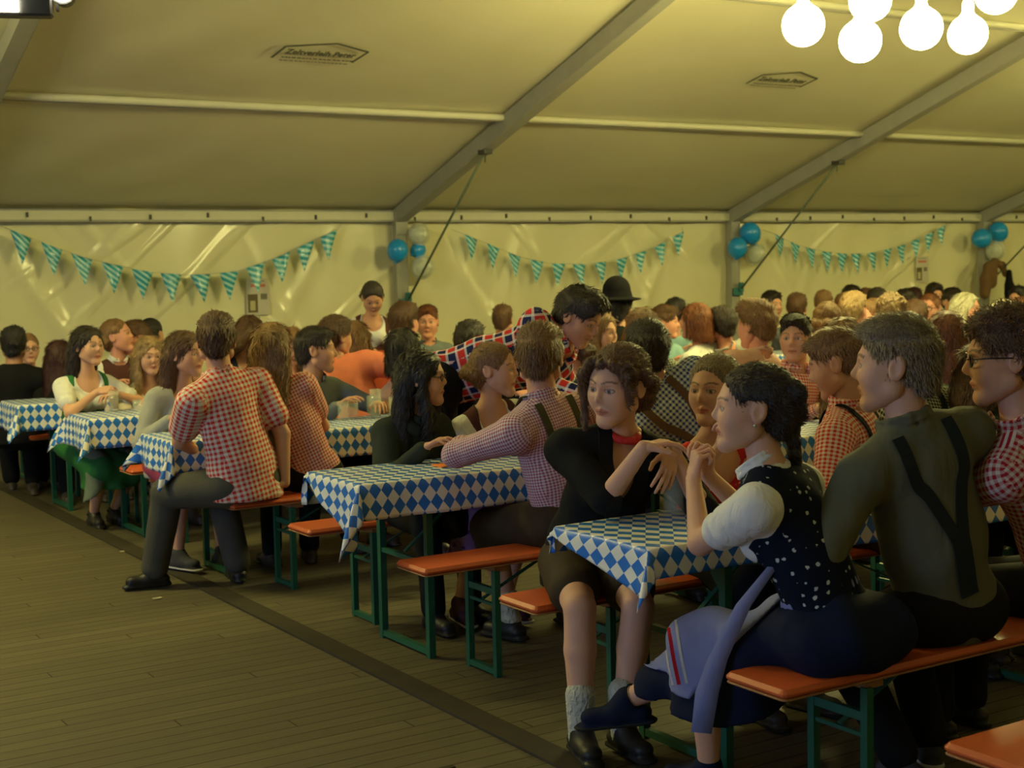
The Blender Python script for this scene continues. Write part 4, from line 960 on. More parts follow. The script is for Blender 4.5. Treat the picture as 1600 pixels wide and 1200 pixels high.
def hat_fn(F): F.rc((0, -.01, .07), (0, -.015, .125), .098, .085, .02); F.rc((0, -.01, .066), (0, -.01, .0665), .15, .15, .01, np.eye(3), (1, 1, .09))
def point_fn(F): F.rc((0, -.01, .08), (0, -.03, .26), .092, .025, .02)
def cap_fn(F): F.el((0, -.01, .055), (.092, .11, .085), .01); F.rc((0, .09, .06), (0, .14, .05), .05, .05, .02, np.eye(3), (1, 1, .15))
def flower_fn(F):
    for i in range(6): F.el((-.062+.016*math.cos(i*1.05), -.075+.008*math.sin(i*2.1), .03+.016*math.sin(i*1.05)), (.013, .011, .013), .006)
def earring(o):
    for s in (-1, 1): 
        b = MB(); b.lathe([(.0005, -.005), (.004, -.003), (.005, 0), (.004, .003), (.0005, .005)], 10, (s*.083, .004, -.036)); v = (np.array(b.v)*o['k'])@o['HF']+o['Hc']; link('earring', mesh('earring', v, b.f), plain('silver', (.7, .7, .7), .25, .5, 0, metal=1.0), o['root'])
def shift(Hx, Hy): return Hx, Hy
def facing(x, y, fa): return view_az(x, y, fa)

# ================================================================ the guests in front
# girl in a black blazer: far bench of the front table, knees to the aisle, wrists crossed in front of her
def blazer_x(o):
    R, Fw, U = o['fr']; N, Hc = o['N'], o['Hc']
    F = Field()
    for a in np.linspace(0, 2*math.pi, 17)[:-1]: p = N+U*.030+R*.054*math.cos(a)+Fw*(.052*math.sin(a)+.008); F.el(p, (.016, .016, .017), .010)
    link('neckerchief', qmesh('neckerchief', *F.mesh(.006, wob(3, .003, 2))), REDC, o['root'])
    for i in (-1, 1):
        F = Field(); a = V(o['an'][i]); F.rc(a+V(0, 0, .115), a+V(0, 0, -.03), .050, .042, .01)
        link('sock', qmesh('sock', *F.mesh(.006, lambda x, y, z: .0015*np.sin(500*z))), WOOLS, o['root'])
    for i in (-1, 1):                                       # lapels
        ribbon(o, 'lapel', [(N+R*i*.075+Fw*.02, -U-Fw*.2), (N-U*.09+R*i*.065, -Fw), (N-U*.18+R*i*.045, -Fw), (N-U*.28+R*i*.02, -Fw)], BLK, .05, .006, .006)
bz = person('young woman in black blazer and red neckerchief with a braided crown and bare legs', (2.95, 4.15, .575), (2.925, 3.93, 1.22), 200, facing(2.91, 3.93, -38), 'f', 'pale', ('crownbraid', 'brown'),
    dict(name='blazer', mat=BLK, sleeve=1.0, neck='vee', ease=.022, tail=True), dict(kind='shorts', mat=LEATHER, ease=.014), tilt=-4, pitch=-8, bulk=1.15, sw=.185,
    arms={-1: ((3.02, 3.76, 1.00), (.6, .1, -1)), 1: ((2.86, 3.71, 1.03), (-.2, .1, -1))},
    hands={1: dict(d=(.85, -.25, .12), pn=(-.1, .1, -1), curl=.45), -1: dict(d=(-.50, -.30, -.75), pn=(-.3, .5, -.6), curl=.2)},
    feet={1: (2.65, 3.80, .10), -1: (2.78, 3.74, .10), 'd1': (-.35, -1, 0), 'd-1': (-.1, -1, 0)}, res=.007, hs=1.12, shoes=SHOEB, extras=[blazer_x])
# girl in red flowered dress beside her, chin on hands
person('woman with swept-back fair hair and red flowered dress, face behind the girl in navy dirndl', (3.50, 4.17, .56), (3.44, 4.03, 1.165), 180, facing(3.44, 4.03, -28), 'f', 'pale', ('updo', 'ash'),
    dict(name='dress', mat=REDF, sleeve='cap', neck='square', ease=.010), dict(mat=BLK, kind='skirt', hem=.35), arms={1: (3.24, 3.76, 1.00), -1: (3.42, 3.72, 1.00)},
    hands={1: dict(d=(.5, .3, .6), pn=(.2, 1, 0), curl=.9), -1: dict(d=(-.5, .3, .6), pn=(-.2, 1, 0), curl=.9)}, res=.008, hs=1.05)
# girl in the navy dirndl
RIB = ((-.19, .06, .772), (-.245, .12, .66), (-.295, .175, .50), (-.315, .20, .40), (-.325, .215, .28))
def navy_x(o):
    earring(o); R, Fw, U = o['fr']; pel, N, kn = o['pel'], o['N'], o['kn']; r, f = o['r'], o['f']
    F = Field()                                             # waistband
    for a in np.linspace(0, 2*math.pi, 25)[:-1]:
        F.rc(pel+U*.105+R*.125*math.cos(a)+Fw*.092*math.sin(a), pel+U*.125+R*.125*math.cos(a)+Fw*.092*math.sin(a), .018, .018, .01)
    link('apron_band', qmesh('apron_band', *F.mesh(.007)), APRON, o['root'])
    # lace collar
    F = Field()
    for a in np.linspace(0, 2*math.pi, 29)[:-1]: F.el(N+U*.022+R*.064*math.cos(a)+Fw*(.060*math.sin(a)+.005), (.011, .011, .014), .004)
    link('collar', qmesh('collar', *F.mesh(.0045)), gingham('collar check', (.02, .02, .03), (.7, .7, .66), .008), o['root'])
    # anklet
    a = o['an'][1]; d = nrm(o['kn'][1]-a); e = nrm(np.cross(d, V(0, 0, 1))); g = np.cross(d, e); b = MB(); b.tube([a+d*.03+(e*math.cos(t)+g*math.sin(t))*.040 for t in np.linspace(0, 2*math.pi, 21)], .0028, 6, False); b.build('anklet', BLK, o['root'], smooth=True)
    # string bow end of the apron
    w = pel+U*.10+R*-.125
    pts = [w+V(*p) for p in ((0, 0, 0),)]
    pts = [V(*p) for p in RIB]
    b = MB(); v = []; q = []
    for i, p in enumerate(pts):
        wd = (.014, .022, .028, .034, .030)[i]; s = V(.6, -.8, 0)
        for c in ((-1, 0), (1, 0), (1, 1), (-1, 1)): v.append(p+s*c[0]*wd+V(-.6, -.5, 0)*c[1]*.004)
    for i in range(len(pts)-1):
        for k in range(4): j = (k+1) % 4; q.append((i*4+k, i*4+j, i*4+4+j, i*4+4+k))
    q += [(3, 2, 1, 0), (16, 17, 18, 19)]
    link('apron_ribbon', mesh('apron_ribbon', v, q), APRON, o['root'])
P0 = (2.98, 2.93)
nv = person('young woman in navy dirndl with white flowers, dark braid, hands at her chin', (2.92, 2.90, .575), (2.79, 3.10, 1.205), -22, facing(2.79, 3.10, -84), 'f', 'pale', ('sidebraid', 'dark', 3),
    dict(name='blouse', mat=WH, sleeve='puff', neck='collar', ease=.012, vest=FLW, vneck='high'), None, bulk=1.10,
    arms={-1: ((2.77, 3.35, .975), (-.35, .3, -1)), 1: ((2.85, 3.385, .98), (.5, .5, -1))}, pitch=2,
    hands={-1: dict(d=(.12, -.1, .8), pn=(.7, -.2, .1), curl=1.15, thumb=.8), 1: dict(d=(-.12, -.1, .8), pn=(-.7, -.3, .1), curl=1.1, thumb=.8)},
    feet={1: (2.64, 3.68, .20), -1: (2.76, 3.28, .10), 'd1': (-.75, .55, -.10), 'd-1': (-.4, .9, 0)}, res=.007, hs=1.06, shoes=NAVY, extras=[navy_x])
def navy_skirt(o):
    B = o['B']; w = lambda *p: V(*p)-B; R, Fw, U = o['fr']; pel = o['pel']; kn, an = o['kn'], o['an']; r, f = o['r'], o['f']
    def cl(X, Y, Z): return (.215-Z)+.30*(-(X-(2.78-B[0])))*0
    F = Field(); F.rc(pel-r*.08-up_*.01, pel+r*.08-up_*.01, .118, .118, .04).rc(pel, pel+U*.14, .128, .110, .04, o['fr'], (1, .75, 1)); F.rc(pel+V(.12, -.04, -.02), pel+V(-.05, -.04, .0), .105, .11, .06)
    for i in (-1, 1): F.rc(o['hip'][i], kn[i], .092, .080, .05)
    F.rc(kn[1], kn[1]+(an[1]-kn[1])*.62+V(0, -.0, -.02), .092, .095, .06).rc(kn[-1], kn[-1]+(an[-1]-kn[-1])*.62, .090, .12, .06); F.rc(pel+V(-.03, .15, -.03), (kn[1]+kn[-1])/2+V(0, -.02, -.25), .10, .12, .08)
    F.rc(kn[-1]+V(.02, -.12, -.05), kn[-1]+(an[-1]-kn[-1])*.5+V(.03, -.12, -.08), .08, .11, .08)
    nb_ = wob(77, .006, .5); dr = lambda x, y, z: nb_(x, y, z)+.007*np.sin(34*(.8*x-.6*y)+16*z)
    s = link('skirt', qmesh('skirt', *F.mesh(.008, dr, lambda X, Y, Z: (.26+.25*(X+.35)-Z)*.9)), NAVY, o['root'])
    # apron: the same drape, a touch further out, kept only towards the aisle and front
    G = Field(); G.p = [tuple(list(q[:3])+[q[3]+.011, q[4]+.011]+list(q[5:])) for q in F.p]
    kx = (kn[1]+kn[-1])/2
    def acl(X, Y, Z):
        a = (.33+.40*(X+.35)-Z)*.8                          # slanting hem
        b = (.03+.80*(.80-Z)-(X*f[0]+Y*f[1]))*.6                # only the front of the lap
        return np.maximum(a, b)
    s2 = link('apron', qmesh('apron', *G.mesh(.008, dr, acl)), APRON, o['root'])
    o['apron'] = s2; o['skirt'] = s
    rw = plain('white rickrack', (.62, .60, .56), .9, .1); rr = plain('red ribbon', (.5, .015, .02), .8, .2)
    for off, wd, m, nme in ((0, .016, rr, 'ribbon_trim'), (-.020, .008, rw, 'lace_trim'), (.020, .008, rw, 'lace_trim')):
        d = nrm(V(.60, .76, -.22)); q_ = V(.8, -.6, .25)*off
        pts = [(V(*p)+q_, d) for p in ((-.235, .48, .615), (-.255, .445, .54), (-.275, .40, .46), (-.29, .355, .385))]
        ribbon(o, nme, [(p-d*.2, d) for p, d in pts], m, wd, .003, .003, base='apron', n=30)
up_ = V(0, 0, 1)
navy_skirt(nv)
# man in the olive shirt, seen from behind
def olive_x(o):
    braces(STRAPN, .040, .40, False)(o)
    R, Fw, U = o['fr']; pel, N = o['pel'], o['N']; c = pel+(N-pel)*.40
    ribbon(o, 'suspender', [(c+U*.03, Fw), (pel+U*.18, Fw), (pel+U*.06, Fw)], STRAPN, .062, .005)
person('tall young man in olive grey shirt and dark crossed suspenders, seen from behind', (3.36, 2.88, .585), (3.20, 2.93, 1.315), 10, facing(3.20, 2.93, -96), 'm', 'pale', ('fade', 'ash'),
    dict(mat=OLIVE, sleeve='long', neck='collar', ease=.022, tail=False), dict(mat=BLK), arms={-1: ((3.02, 3.12, .74), (-1, -.3, -1)), 1: (3.55, 3.30, .84)}, hands={-1: dict(d=(.7, .5, -.1), pn=(0, 0, -1), curl=.6)},
    res=.007, hs=1.07, bulk=1.10, sw=.20, extras=[olive_x], shoes=SNK, feet={-1: (3.30, 3.02, .09), 1: (3.52, 3.10, .09), 'd-1': (.1, -1, 0), 'd1': (.5, 1, 0)})
# man with glasses at the right edge
person('curly-haired man with black glasses and red check shirt, cut by the right edge', (3.92, 2.86, .58), (3.53, 2.80, 1.325), -10, facing(3.53, 2.80, -80), 'm', 'mid', ('curly', 'brown', 5),
    dict(mat=G_DRED, sleeve='long', neck='collar', ease=.020), dict(mat=BLK), arms={-1: (3.62, 3.35, .84)}, res=.008, hs=1.06, bulk=1.05, extras=[glasses], pitch=-4, shoes=SHOEB)
# pink gingham man with leather braces, elbow on the second table
def wool(o):
    for i in (-1, 1):
        F = Field(); a = V(o['an'][i]); d = nrm(o['kn'][i]-a); F.rc(a+d*.10, a-d*.02, .052, .040, .01)
        link('sock', qmesh('sock', *F.mesh(.007, lambda x, y, z: .004*np.sin(110*z))), WOOLS, o['root'])
person('man in pink violet gingham shirt and leather braces, back turned, elbow propped on the tablecloth', (3.36, 4.88, .575), (3.27, 4.94, 1.255), -8, facing(3.27, 4.94, 172), 'm', 'mid', ('short', 'light', 2),
    dict(mat=G_PINK, sleeve='roll', neck='collar', ease=.024), dict(mat=LEATHER, kind='knee', ease=.02), arms={-1: ((3.14, 5.30, .88), (-1, -.35, -.25)), 1: (3.60, 5.25, .86)}, hands={-1: dict(d=(.6, .5, .1), pn=(0, 0, -1), curl=.5)},
    res=.008, bulk=1.08, sw=.20, hs=1.05, extras=[braces(STRAPL, .036, .42), wool], feet={-1: (3.28, 5.22, .09), 1: (3.62, 5.2, .09)}, shoes=SHOEB)
# man leaning over the table in plaid
person('dark-haired man in red navy plaid shirt, standing and leaning far over the table', (3.56, 6.22, 1.08), (4.04, 5.75, 1.39), facing(3.8, 6.0, 62), facing(4.04, 5.75, 60), 'm', 'tan', ('quiff', 'dark', 4),
    dict(mat=PLAID, sleeve='long', neck='collar', ease=.02), dict(mat=BLK), seat=False, pitch=-30, bulk=1.18, arms={-1: (4.25, 5.72, .98), 1: (3.98, 5.60, 1.0)}, feet={-1: (3.68, 6.50, .085), 1: (3.52, 6.45, .085)}, res=.009, hs=1.06)
# girl with white blouse and brown bodice opposite
def skirtless(o): pass
person('fair girl in white puffed blouse and brown bodice, profile, beneath the leaning man', (3.62, 5.95, .565), (3.53, 5.72, 1.155), 182, facing(3.55, 5.74, 72), 'f', 'mid', ('updo', 'light', 6),
    dict(name='blouse', mat=WH, sleeve='puff', neck='low', ease=.014, vest=BROWNV, vneck='low'), dict(kind='skirt', mat=LAV, hem=.28), res=.009, hs=1.04, feet={1: (3.24, 5.60, .10), -1: (3.44, 5.52, .10), 'd1': (-.2, -1, 0)}, shoes=MARO)
# girl with black hair and glasses in a dark hooded jacket
def hood(o):
    R, Fw, U = o['fr']; N = o['N']; F = Field(); F.chain([N+U*.03+R*.09*math.cos(a)+Fw*.085*math.sin(a)-U*.03*math.sin(a) for a in np.linspace(-4.2, 1.05, 12)], [.035]*12, .02); F.rc(N-Fw*.09-U*.0, N-Fw*.10-U*.10, .05, .04, .03)
    link('hood', qmesh('hood', *F.mesh(.009, wob(5, .004, 1))), DKG, o['root'])
person('girl with long black hair and glasses in a dark hooded jacket at the second table', (3.12, 6.00, .56), (3.16, 5.76, 1.135), 170, facing(3.16, 5.76, 78), 'f', 'mid', ('long+front', 'black', 8),
    dict(name='jacket', mat=DKG, sleeve='long', neck='collar', ease=.026, tail=True), dict(mat=BLK), res=.009, hs=1.04, extras=[glasses, hood], arms={-1: (3.32, 5.52, .84), 1: (3.05, 5.55, .84)}, shoes=SHOEB)
# man in blue gingham with brown brace
person('dark-haired man in blue and white gingham with a brown leather brace, back turned', (4.42, 4.90, .575), (4.02, 5.18, 1.235), 25, facing(4.02, 5.18, -160), 'm', 'mid', ('short', 'dark', 9),
    dict(mat=G_BLUE, sleeve='half', neck='collar', ease=.024), dict(mat=LEATHER, kind='knee'), res=.009, bulk=1.08, sw=.2, hs=1.05, extras=[braces(STRAPB, .036, .42, False)], feet={-1: (4.4, 5.3, .09), 1: (4.6, 5.3, .09)}, shoes=SHOEB)
person('woman with glasses whose face shows below the chin of the leaning man', (4.82, 6.88, .56), (4.78, 6.9, 1.15), 0, facing(4.78, 6.9, -70), 'f', 'pink', ('updo', 'brown', 2), dict(mat=CR, sleeve='half', neck='round'), dict(mat=BLK), res=.012, extras=[glasses])
# red check man with dark braces
person('short-haired man in red gingham and dark braces, looking down beside the check shirt', (4.30, 4.14, .57), (4.20, 4.16, 1.215), 150, facing(4.20, 4.16, -100), 'm', 'mid', ('fade', 'light', 3),
    dict(mat=G_RED2, sleeve='roll', neck='collar', ease=.022), dict(mat=LEATHER, kind='knee'), res=.009, pitch=-18, hs=1.05, sw=.19, extras=[braces(BLK, .036)], arms={1: (4.05, 3.80, .84), -1: (4.32, 3.78, .84)}, shoes=SHOEB)
person('man in black and cream check shirt with ear showing, behind the man in olive', (4.80, 4.16, .57), (4.92, 4.45, 1.25), 190, facing(4.92, 4.45, 165), 'm', 'pink', ('short', 'dark', 6), dict(mat=G_BLK, sleeve='long', neck='collar', ease=.024), dict(mat=BLK), res=.010, sw=.20, bulk=1.08, extras=[braces(BLK, .036)], arms={1: (4.62, 3.82, .84), -1: (4.85, 3.8, .84)})
person('guest in a dark olive jacket between the olive shirt and the glasses', (5.22, 4.14, .56), (5.13, 4.20, 1.13), 120, facing(5.13, 4.2, 150), 'f', 'mid', ('mid', 'brown', 9), dict(name='jacket', mat=DKG, sleeve='long', neck='collar', ease=.03), dict(mat=BLK), res=.012)
person('woman with very long auburn hair and green patterned top, seen from behind', (6.16, 4.88, .57), (6.02, 5.18, 1.215), 15, facing(6.02, 5.18, 190), 'f', 'mid', ('longxl', 'red', 4), dict(mat=GPAT, sleeve='long', neck='round', ease=.02), dict(mat=BLK), res=.010, hs=1.08)
person('woman with light brown long hair and a black shoulder strap, from behind', (5.78, 4.88, .57), (5.56, 5.47, 1.205), 20, facing(5.56, 5.47, 175), 'f', 'mid', ('longxl', 'light', 5), dict(mat=CR, sleeve='none', neck='low'), dict(mat=BLK), res=.011)
person('man with neat dark hair facing the picture, a hand raised beside his cheek', (5.62, 5.97, .57), (5.66, 5.93, 1.205), 185, facing(5.66, 5.93, -12), 'm', 'mid', ('fade', 'dark', 7), dict(mat=G_RED2, sleeve='long'), dict(mat=BLK), res=.010, arms={-1: ((5.80, 5.72, 1.02), (.3, 0, -1)), 1: (5.5, 5.6, .84)}, hands={-1: dict(d=(0, .1, 1), pn=(-.6, .6, 0), curl=.4)})
person('man with brown quiff and pale pink shirt, head turned left, from behind', (6.10, 6.87, .58), (6.22, 6.87, 1.235), 5, facing(6.2, 6.87, -130), 'm', 'pink', ('quiff', 'light', 8), dict(mat=PINK, sleeve='long', neck='collar', ease=.022), dict(mat=BLK), res=.010, hs=1.15, sw=.2)
# ================================================================ around the third table and on the left
def cuffhand(o): pass
person('man in red and white gingham shirt, back turned, astride the bench end', (2.72, 6.86, .575), (2.62, 6.93, 1.295), -14, facing(2.62, 6.93, 178), 'm', 'mid', ('short', 'brown', 5),
    dict(mat=G_RED, sleeve='short', neck='collar', ease=.030, tail=True), dict(mat=GREYP, ease=.018), res=.009, bulk=1.14, sw=.205, hs=1.05,
    arms={1: ((2.91, 6.80, .555), (1, -.1, 0)), -1: ((2.60, 7.22, .70), (-1, -.3, -.4))}, hands={1: dict(d=(-.6, .2, -.15), pn=(0, 0, -1), curl=.5)}, feet={-1: (2.36, 7.26, .09), 1: (2.76, 7.12, .09), 'd-1': (-.9, .15, 0), 'd1': (.1, 1, 0)}, shoes=SHOEB)
person('woman with very long wavy fair hair over a red check shirt, black trousers, beside him', (3.14, 6.95, .57), (2.96, 7.03, 1.24), 5, facing(2.96, 7.03, 172), 'f', 'mid', ('longxl', 'honey', 11),
    dict(mat=G_RED2, sleeve='short', neck='collar', ease=.024), dict(mat=BLK), res=.009, hs=1.05, tilt=3, arms={-1: (2.95, 7.25, .85), 1: (3.2, 7.25, .85)})
def sneaker(o): pass
person('young woman in grey cardigan with brown hair, half hidden by the gingham back', (2.72, 7.98, .565), (2.78, 7.85, 1.185), 172, facing(2.78, 7.85, 50), 'f', 'mid', ('long', 'brown', 3),
    dict(name='cardigan', mat=GREYC, sleeve='long', neck='low', ease=.022, tail=True), dict(kind='skirt', mat=plain('pink print', (.32, .05, .12)), hem=.42), res=.010, hs=1.04, feet={1: (2.60, 7.58, .10), -1: (2.82, 7.5, .10), 'd1': (.4, -1, 0)}, arms={1: (2.62, 7.68, .84), -1: (2.9, 7.62, .84)}, shoes=SNK)
def dirndl_x(o):
    F = Field(); pel, kn, r, f = o['pel'], o['kn'], o['r'], o['f']; km = (kn[1]+kn[-1])/2
    for i in (-1, 1): F.rc(o['hip'][i]+f*.05+up_*.03, kn[i]+up_*.02, .092, .080, .05)
    F.rc(km-r*.08, km-r*.08+V(0, 0, -.26), .07, .07, .06); F.rc(km+r*.12+up_*.0, km+r*.20+V(0, 0, -.28), .06, .045, .06)
    link('apron', qmesh('apron', *F.mesh(.011, wob(4, .006, .6), lambda X, Y, Z: (.30-.6*(X*r[0]+Y*r[1])-Z)*.8)), GAPRON, o['root'])
    for i in (-1, 1):
        a = o['an'][i]; b = MB(); b.tube([a+V(.04*math.cos(t), .04*math.sin(t), .0) for t in np.linspace(0, 2*math.pi, 17)], .006, 6, False); b.build('shoe_strap', BLK, o['root'], smooth=True)
person('girl in green dirndl with grey apron and white puffed sleeves, holding a drink', (2.62, 9.48, .565), (2.65, 9.33, 1.19), 172, facing(2.66, 9.33, 38), 'f', 'pale', ('long', 'dark', 7),
    dict(name='blouse', mat=WH, sleeve='puff', neck='low', ease=.014, vest=GRN, vneck='under'), dict(kind='skirt', mat=GRN, hem=.27, ease=.03), res=.009, hs=1.02,
    arms={1: ((2.66, 9.20, .90), (-1, 0, -.5)), -1: ((2.78, 9.18, .88), (1, 0, -.5))}, hands={1: dict(d=(.6, -.5, .1), pn=(.2, .4, -.5), curl=.8), -1: dict(d=(-.7, -.4, 0), pn=(0, 0, -1), curl=.5)},
    feet={1: (2.64, 9.34, .085), -1: (2.79, 9.40, .085), 'd1': (0, -1, 0), 'd-1': (.1, -1, 0)}, shoes=SHOEB, extras=[dirndl_x])
person('blonde girl in cream blouse, face to the camera, right of the green dirndl', (3.10, 9.48, .56), (3.07, 9.38, 1.105), 180, facing(3.07, 9.38, 18), 'f', 'pale', ('long+front', 'blond', 2), dict(name='blouse', mat=CR, sleeve='puff', neck='low'), dict(mat=BROWNV, kind='skirt', hem=.3), res=.012, pitch=-6)
person('man in black jacket with black hair, back turned, at the far left edge', (2.56, 10.98, .50), (2.56, 10.95, 1.15), 20, facing(2.56, 10.9, 172), 'm', 'tan', ('short', 'black', 3), dict(name='jacket', mat=BLK, sleeve='long', ease=.035, neck='collar', tail=True), dict(mat=BLK), res=.012, sw=.21, bulk=1.15)
person('small woman with glasses and reddish brown hair behind the black jacket', (2.80, 11.55, .52), (2.80, 11.50, 1.09), 180, facing(2.8, 11.5, 10), 'f', 'pale', ('bun', 'light', 1), dict(mat=CR, sleeve='half', neck='round'), dict(mat=BLK), res=.012, extras=[glasses], hs=.95)
person('woman with dark red long hair and black top, back turned, left of the green dirndl', (2.92, 10.86, .50), (2.84, 10.75, 1.05), 185, facing(2.84, 10.75, 165), 'f', 'mid', ('long', 'darkred', 6), dict(mat=BLK, sleeve='long', neck='round'), dict(mat=BLK), res=.012)
person('woman with pink flower in her pinned hair, chin raised, dark vest', (3.26, 10.85, .57), (3.28, 10.76, 1.185), 175, facing(3.28, 10.76, 70), 'f', 'pink', ('updo', 'light', 4), dict(name='blouse', mat=WH, sleeve='puff', neck='collar', vest=BROWNV, vneck='high'), dict(mat=BLK), res=.012, pitch=12, extras=[onhead('hair_flower', flower_fn, plain('pink silk flower', (.75, .04, .10)))], hs=1.1)
person('person with reddish face in profile just right of the flowered hair', (3.55, 10.85, .56), (3.44, 10.82, 1.165), 185, facing(3.44, 10.82, -60), 'm', 'pink', ('short', 'brown', 2), dict(mat=CR), dict(mat=BLK), res=.014)
person('person with black hair above the blonde girl', (3.75, 10.90, .56), (3.62, 10.98, 1.185), 185, facing(3.62, 10.98, 150), 'f', 'mid', ('updo', 'black', 5), dict(mat=BLK), dict(mat=BLK), res=.014)
person('woman with dark brown hair bent low behind the gingham shoulder', (4.05, 9.90, .56), (4.01, 9.92, 1.20), 175, facing(4.01, 9.9, 120), 'f', 'mid', ('mid', 'brown', 6), dict(name='blouse', mat=WH, sleeve='puff', neck='low', vest=NAVY), dict(mat=BLK), res=.014, pitch=-25)
person('woman with parted brown hair looking down at the third table', (4.12, 9.48, .555), (4.11, 9.40, 1.12), 180, facing(4.11, 9.40, 15), 'f', 'mid', ('mid', 'light', 7), dict(mat=gingham('striped blouse', (.3, .1, .08), (.6, .6, .5), .03), sleeve='half', neck='round'), dict(mat=BLK), res=.012, pitch=-22)
person('man in blue grey shirt with dark hair, profile to the right, behind the beer glass', (3.62, 7.97, .57), (3.61, 7.90, 1.165), 165, facing(3.61, 7.90, 88), 'm', 'mid', ('fade', 'dark', 2), dict(mat=GREYB, sleeve='long', ease=.02), dict(mat=BLK), res=.010, hs=1.05, arms={-1: ((3.85, 7.58, .85), (1, 0, -.5)), 1: (3.6, 7.6, .85)})
person('man in salmon shirt with brown hair, hunched, back half turned', (4.25, 8.50, .56), (4.10, 8.66, 1.20), 20, facing(4.1, 8.66, 130), 'm', 'mid', ('short', 'brown', 7), dict(mat=SALMON, sleeve='short', ease=.035, tail=True), dict(mat=BLK), res=.011, bulk=1.18, sw=.20, arms={1: ((4.62, 8.52, .80), (1, -.4, -.4)), -1: (4.35, 8.9, .85)}, hs=1.05)
person('woman in rust red dress with light brown hair, from behind', (4.78, 8.90, .56), (4.45, 9.06, 1.165), 10, facing(4.45, 9.06, 165), 'f', 'mid', ('mid', 'light', 8), dict(name='dress', mat=RUST, sleeve='short', neck='low', ease=.02, tail=True), dict(mat=RUST, kind='skirt', hem=.3), res=.012)
person('waitress in white blouse and brown dirndl, standing with head bowed before the post', (5.18, 10.32, .93), (5.17, 10.20, 1.43), facing(5.2, 10.3, 8), facing(5.17, 10.2, 5), 'f', 'tan', ('updo', 'dark', 8), dict(name='blouse', mat=WH, sleeve='puff', neck='low', vest=BROWNV, vneck='under'), dict(mat=BROWNV, kind='pants', name='skirt'), seat=False, pitch=-30, res=.011, arms={1: (5.02, 10.02, 1.02), -1: (5.25, 10.0, 1.02)}, hs=1.02)
person('man in light blue shirt with brown hair and red ear, left of the facing man', (5.12, 9.48, .57), (5.07, 9.50, 1.25), 150, facing(5.07, 9.5, 150), 'm', 'pink', ('short', 'brown', 9), dict(mat=LBLUE, sleeve='long', ease=.026), dict(mat=BLK), res=.012, hs=1.12, sw=.20)
person('man with short reddish hair and grey shirt facing the camera beside the post', (6.12, 10.95, .57), (6.08, 10.95, 1.185), 190, facing(6.08, 10.95, -2), 'm', 'pink', ('fade', 'red', 1), dict(mat=GREYB, sleeve='half', ease=.02), dict(mat=BLK), res=.012, hs=1.08)
person('woman with bobbed black hair and pink top, from behind, above the hooded girl', (4.24, 7.95, .55), (4.14, 7.78, 1.14), 175, facing(4.14, 7.78, 165), 'f', 'mid', ('bob', 'black', 9), dict(mat=PINK, sleeve='none', neck='low'), dict(mat=BLK), res=.012, hs=1.08)
person('person with dark hair seen behind the shoulder of the leaning man', (4.70, 7.97, .56), (4.71, 7.93, 1.165), 175, facing(4.7, 7.9, 150), 'm', 'mid', ('short', 'dark', 10), dict(mat=BLK), dict(mat=BLK), res=.014)
person('person with brown hair just above the back of the leaning man', (6.80, 10.87, .56), (6.80, 10.86, 1.18), 175, facing(6.8, 10.86, 170), 'm', 'mid', ('short', 'brown', 11), dict(mat=CR), dict(mat=BLK), res=.014)
# ================================================================ the middle of the crowd
person('woman with orange-lit brown hair and face in profile, right of the leaning man', (5.55, 7.97, .56), (5.60, 7.72, 1.19), 180, facing(5.6, 7.72, 60), 'f', 'mid', ('mid', 'light', 9), dict(mat=BROWNV, sleeve='half', neck='low'), dict(mat=BLK), res=.012, hs=1.1)
person('large figure in black coat and black brimmed hat before the back wall', (6.55, 8.55, .64), (6.58, 8.84, 1.30), 10, facing(6.6, 8.8, 165), 'm', 'mid', ('short', 'black', 12), dict(name='coat', mat=BLK, sleeve='long', ease=.05, tail=True), dict(mat=BLK), res=.012, bulk=1.25, sw=.23, hs=1.15, extras=[onhead('hat', hat_fn, BLK)])
person('person wearing a tall pointed grey felt hat', (8.05, 10.86, .56), (8.05, 10.80, 1.19), 175, facing(8, 10.8, 90), 'm', 'mid', ('short', 'brown', 13), dict(mat=DKG), dict(mat=BLK), res=.014, extras=[onhead('pointed_hat', point_fn, plain('grey felt', (.10, .10, .07)), .009)])
person('man with brown hair and pink cheek, profile right, under the pointed hat', (7.40, 9.45, .56), (7.40, 9.30, 1.165), 178, facing(7.4, 9.3, 82), 'm', 'pink', ('short', 'brown', 14), dict(mat=LBLUE), dict(mat=BLK), res=.012, hs=1.05)
person('woman with blond highlights and green check shirt behind the blue gingham man', (5.42, 6.87, .57), (5.42, 7.02, 1.235), 15, facing(5.42, 7.02, 165), 'f', 'mid', ('longxl', 'light', 12), dict(mat=G_GRN, sleeve='long', neck='round'), dict(mat=BLK), res=.011, hs=1.08)
person('person with black hair left of the red-haired woman', (8.72, 10.87, .56), (8.73, 10.80, 1.17), 180, facing(8.7, 10.8, 160), 'm', 'mid', ('short', 'black', 15), dict(mat=LBLUE), dict(mat=BLK), res=.014, hs=1.1)
person('red-haired woman in bright white blouse, profile left, from behind', (7.20, 8.48, .57), (7.08, 8.52, 1.20), -15, facing(7.08, 8.52, -112), 'f', 'pink', ('bob', 'red', 5), dict(name='blouse', mat=WH, sleeve='puff', neck='round', ease=.028), dict(mat=BROWNV), res=.011, hs=1.08, sw=.165)
person('man with dark hair, red ear and pale grey shirt right of the white blouse', (7.55, 8.52, .56), (7.27, 8.42, 1.165), 10, facing(7.27, 8.4, -150), 'm', 'pink', ('short', 'dark', 3), dict(mat=GREYC, sleeve='long'), dict(mat=BLK), res=.012, hs=1.05)
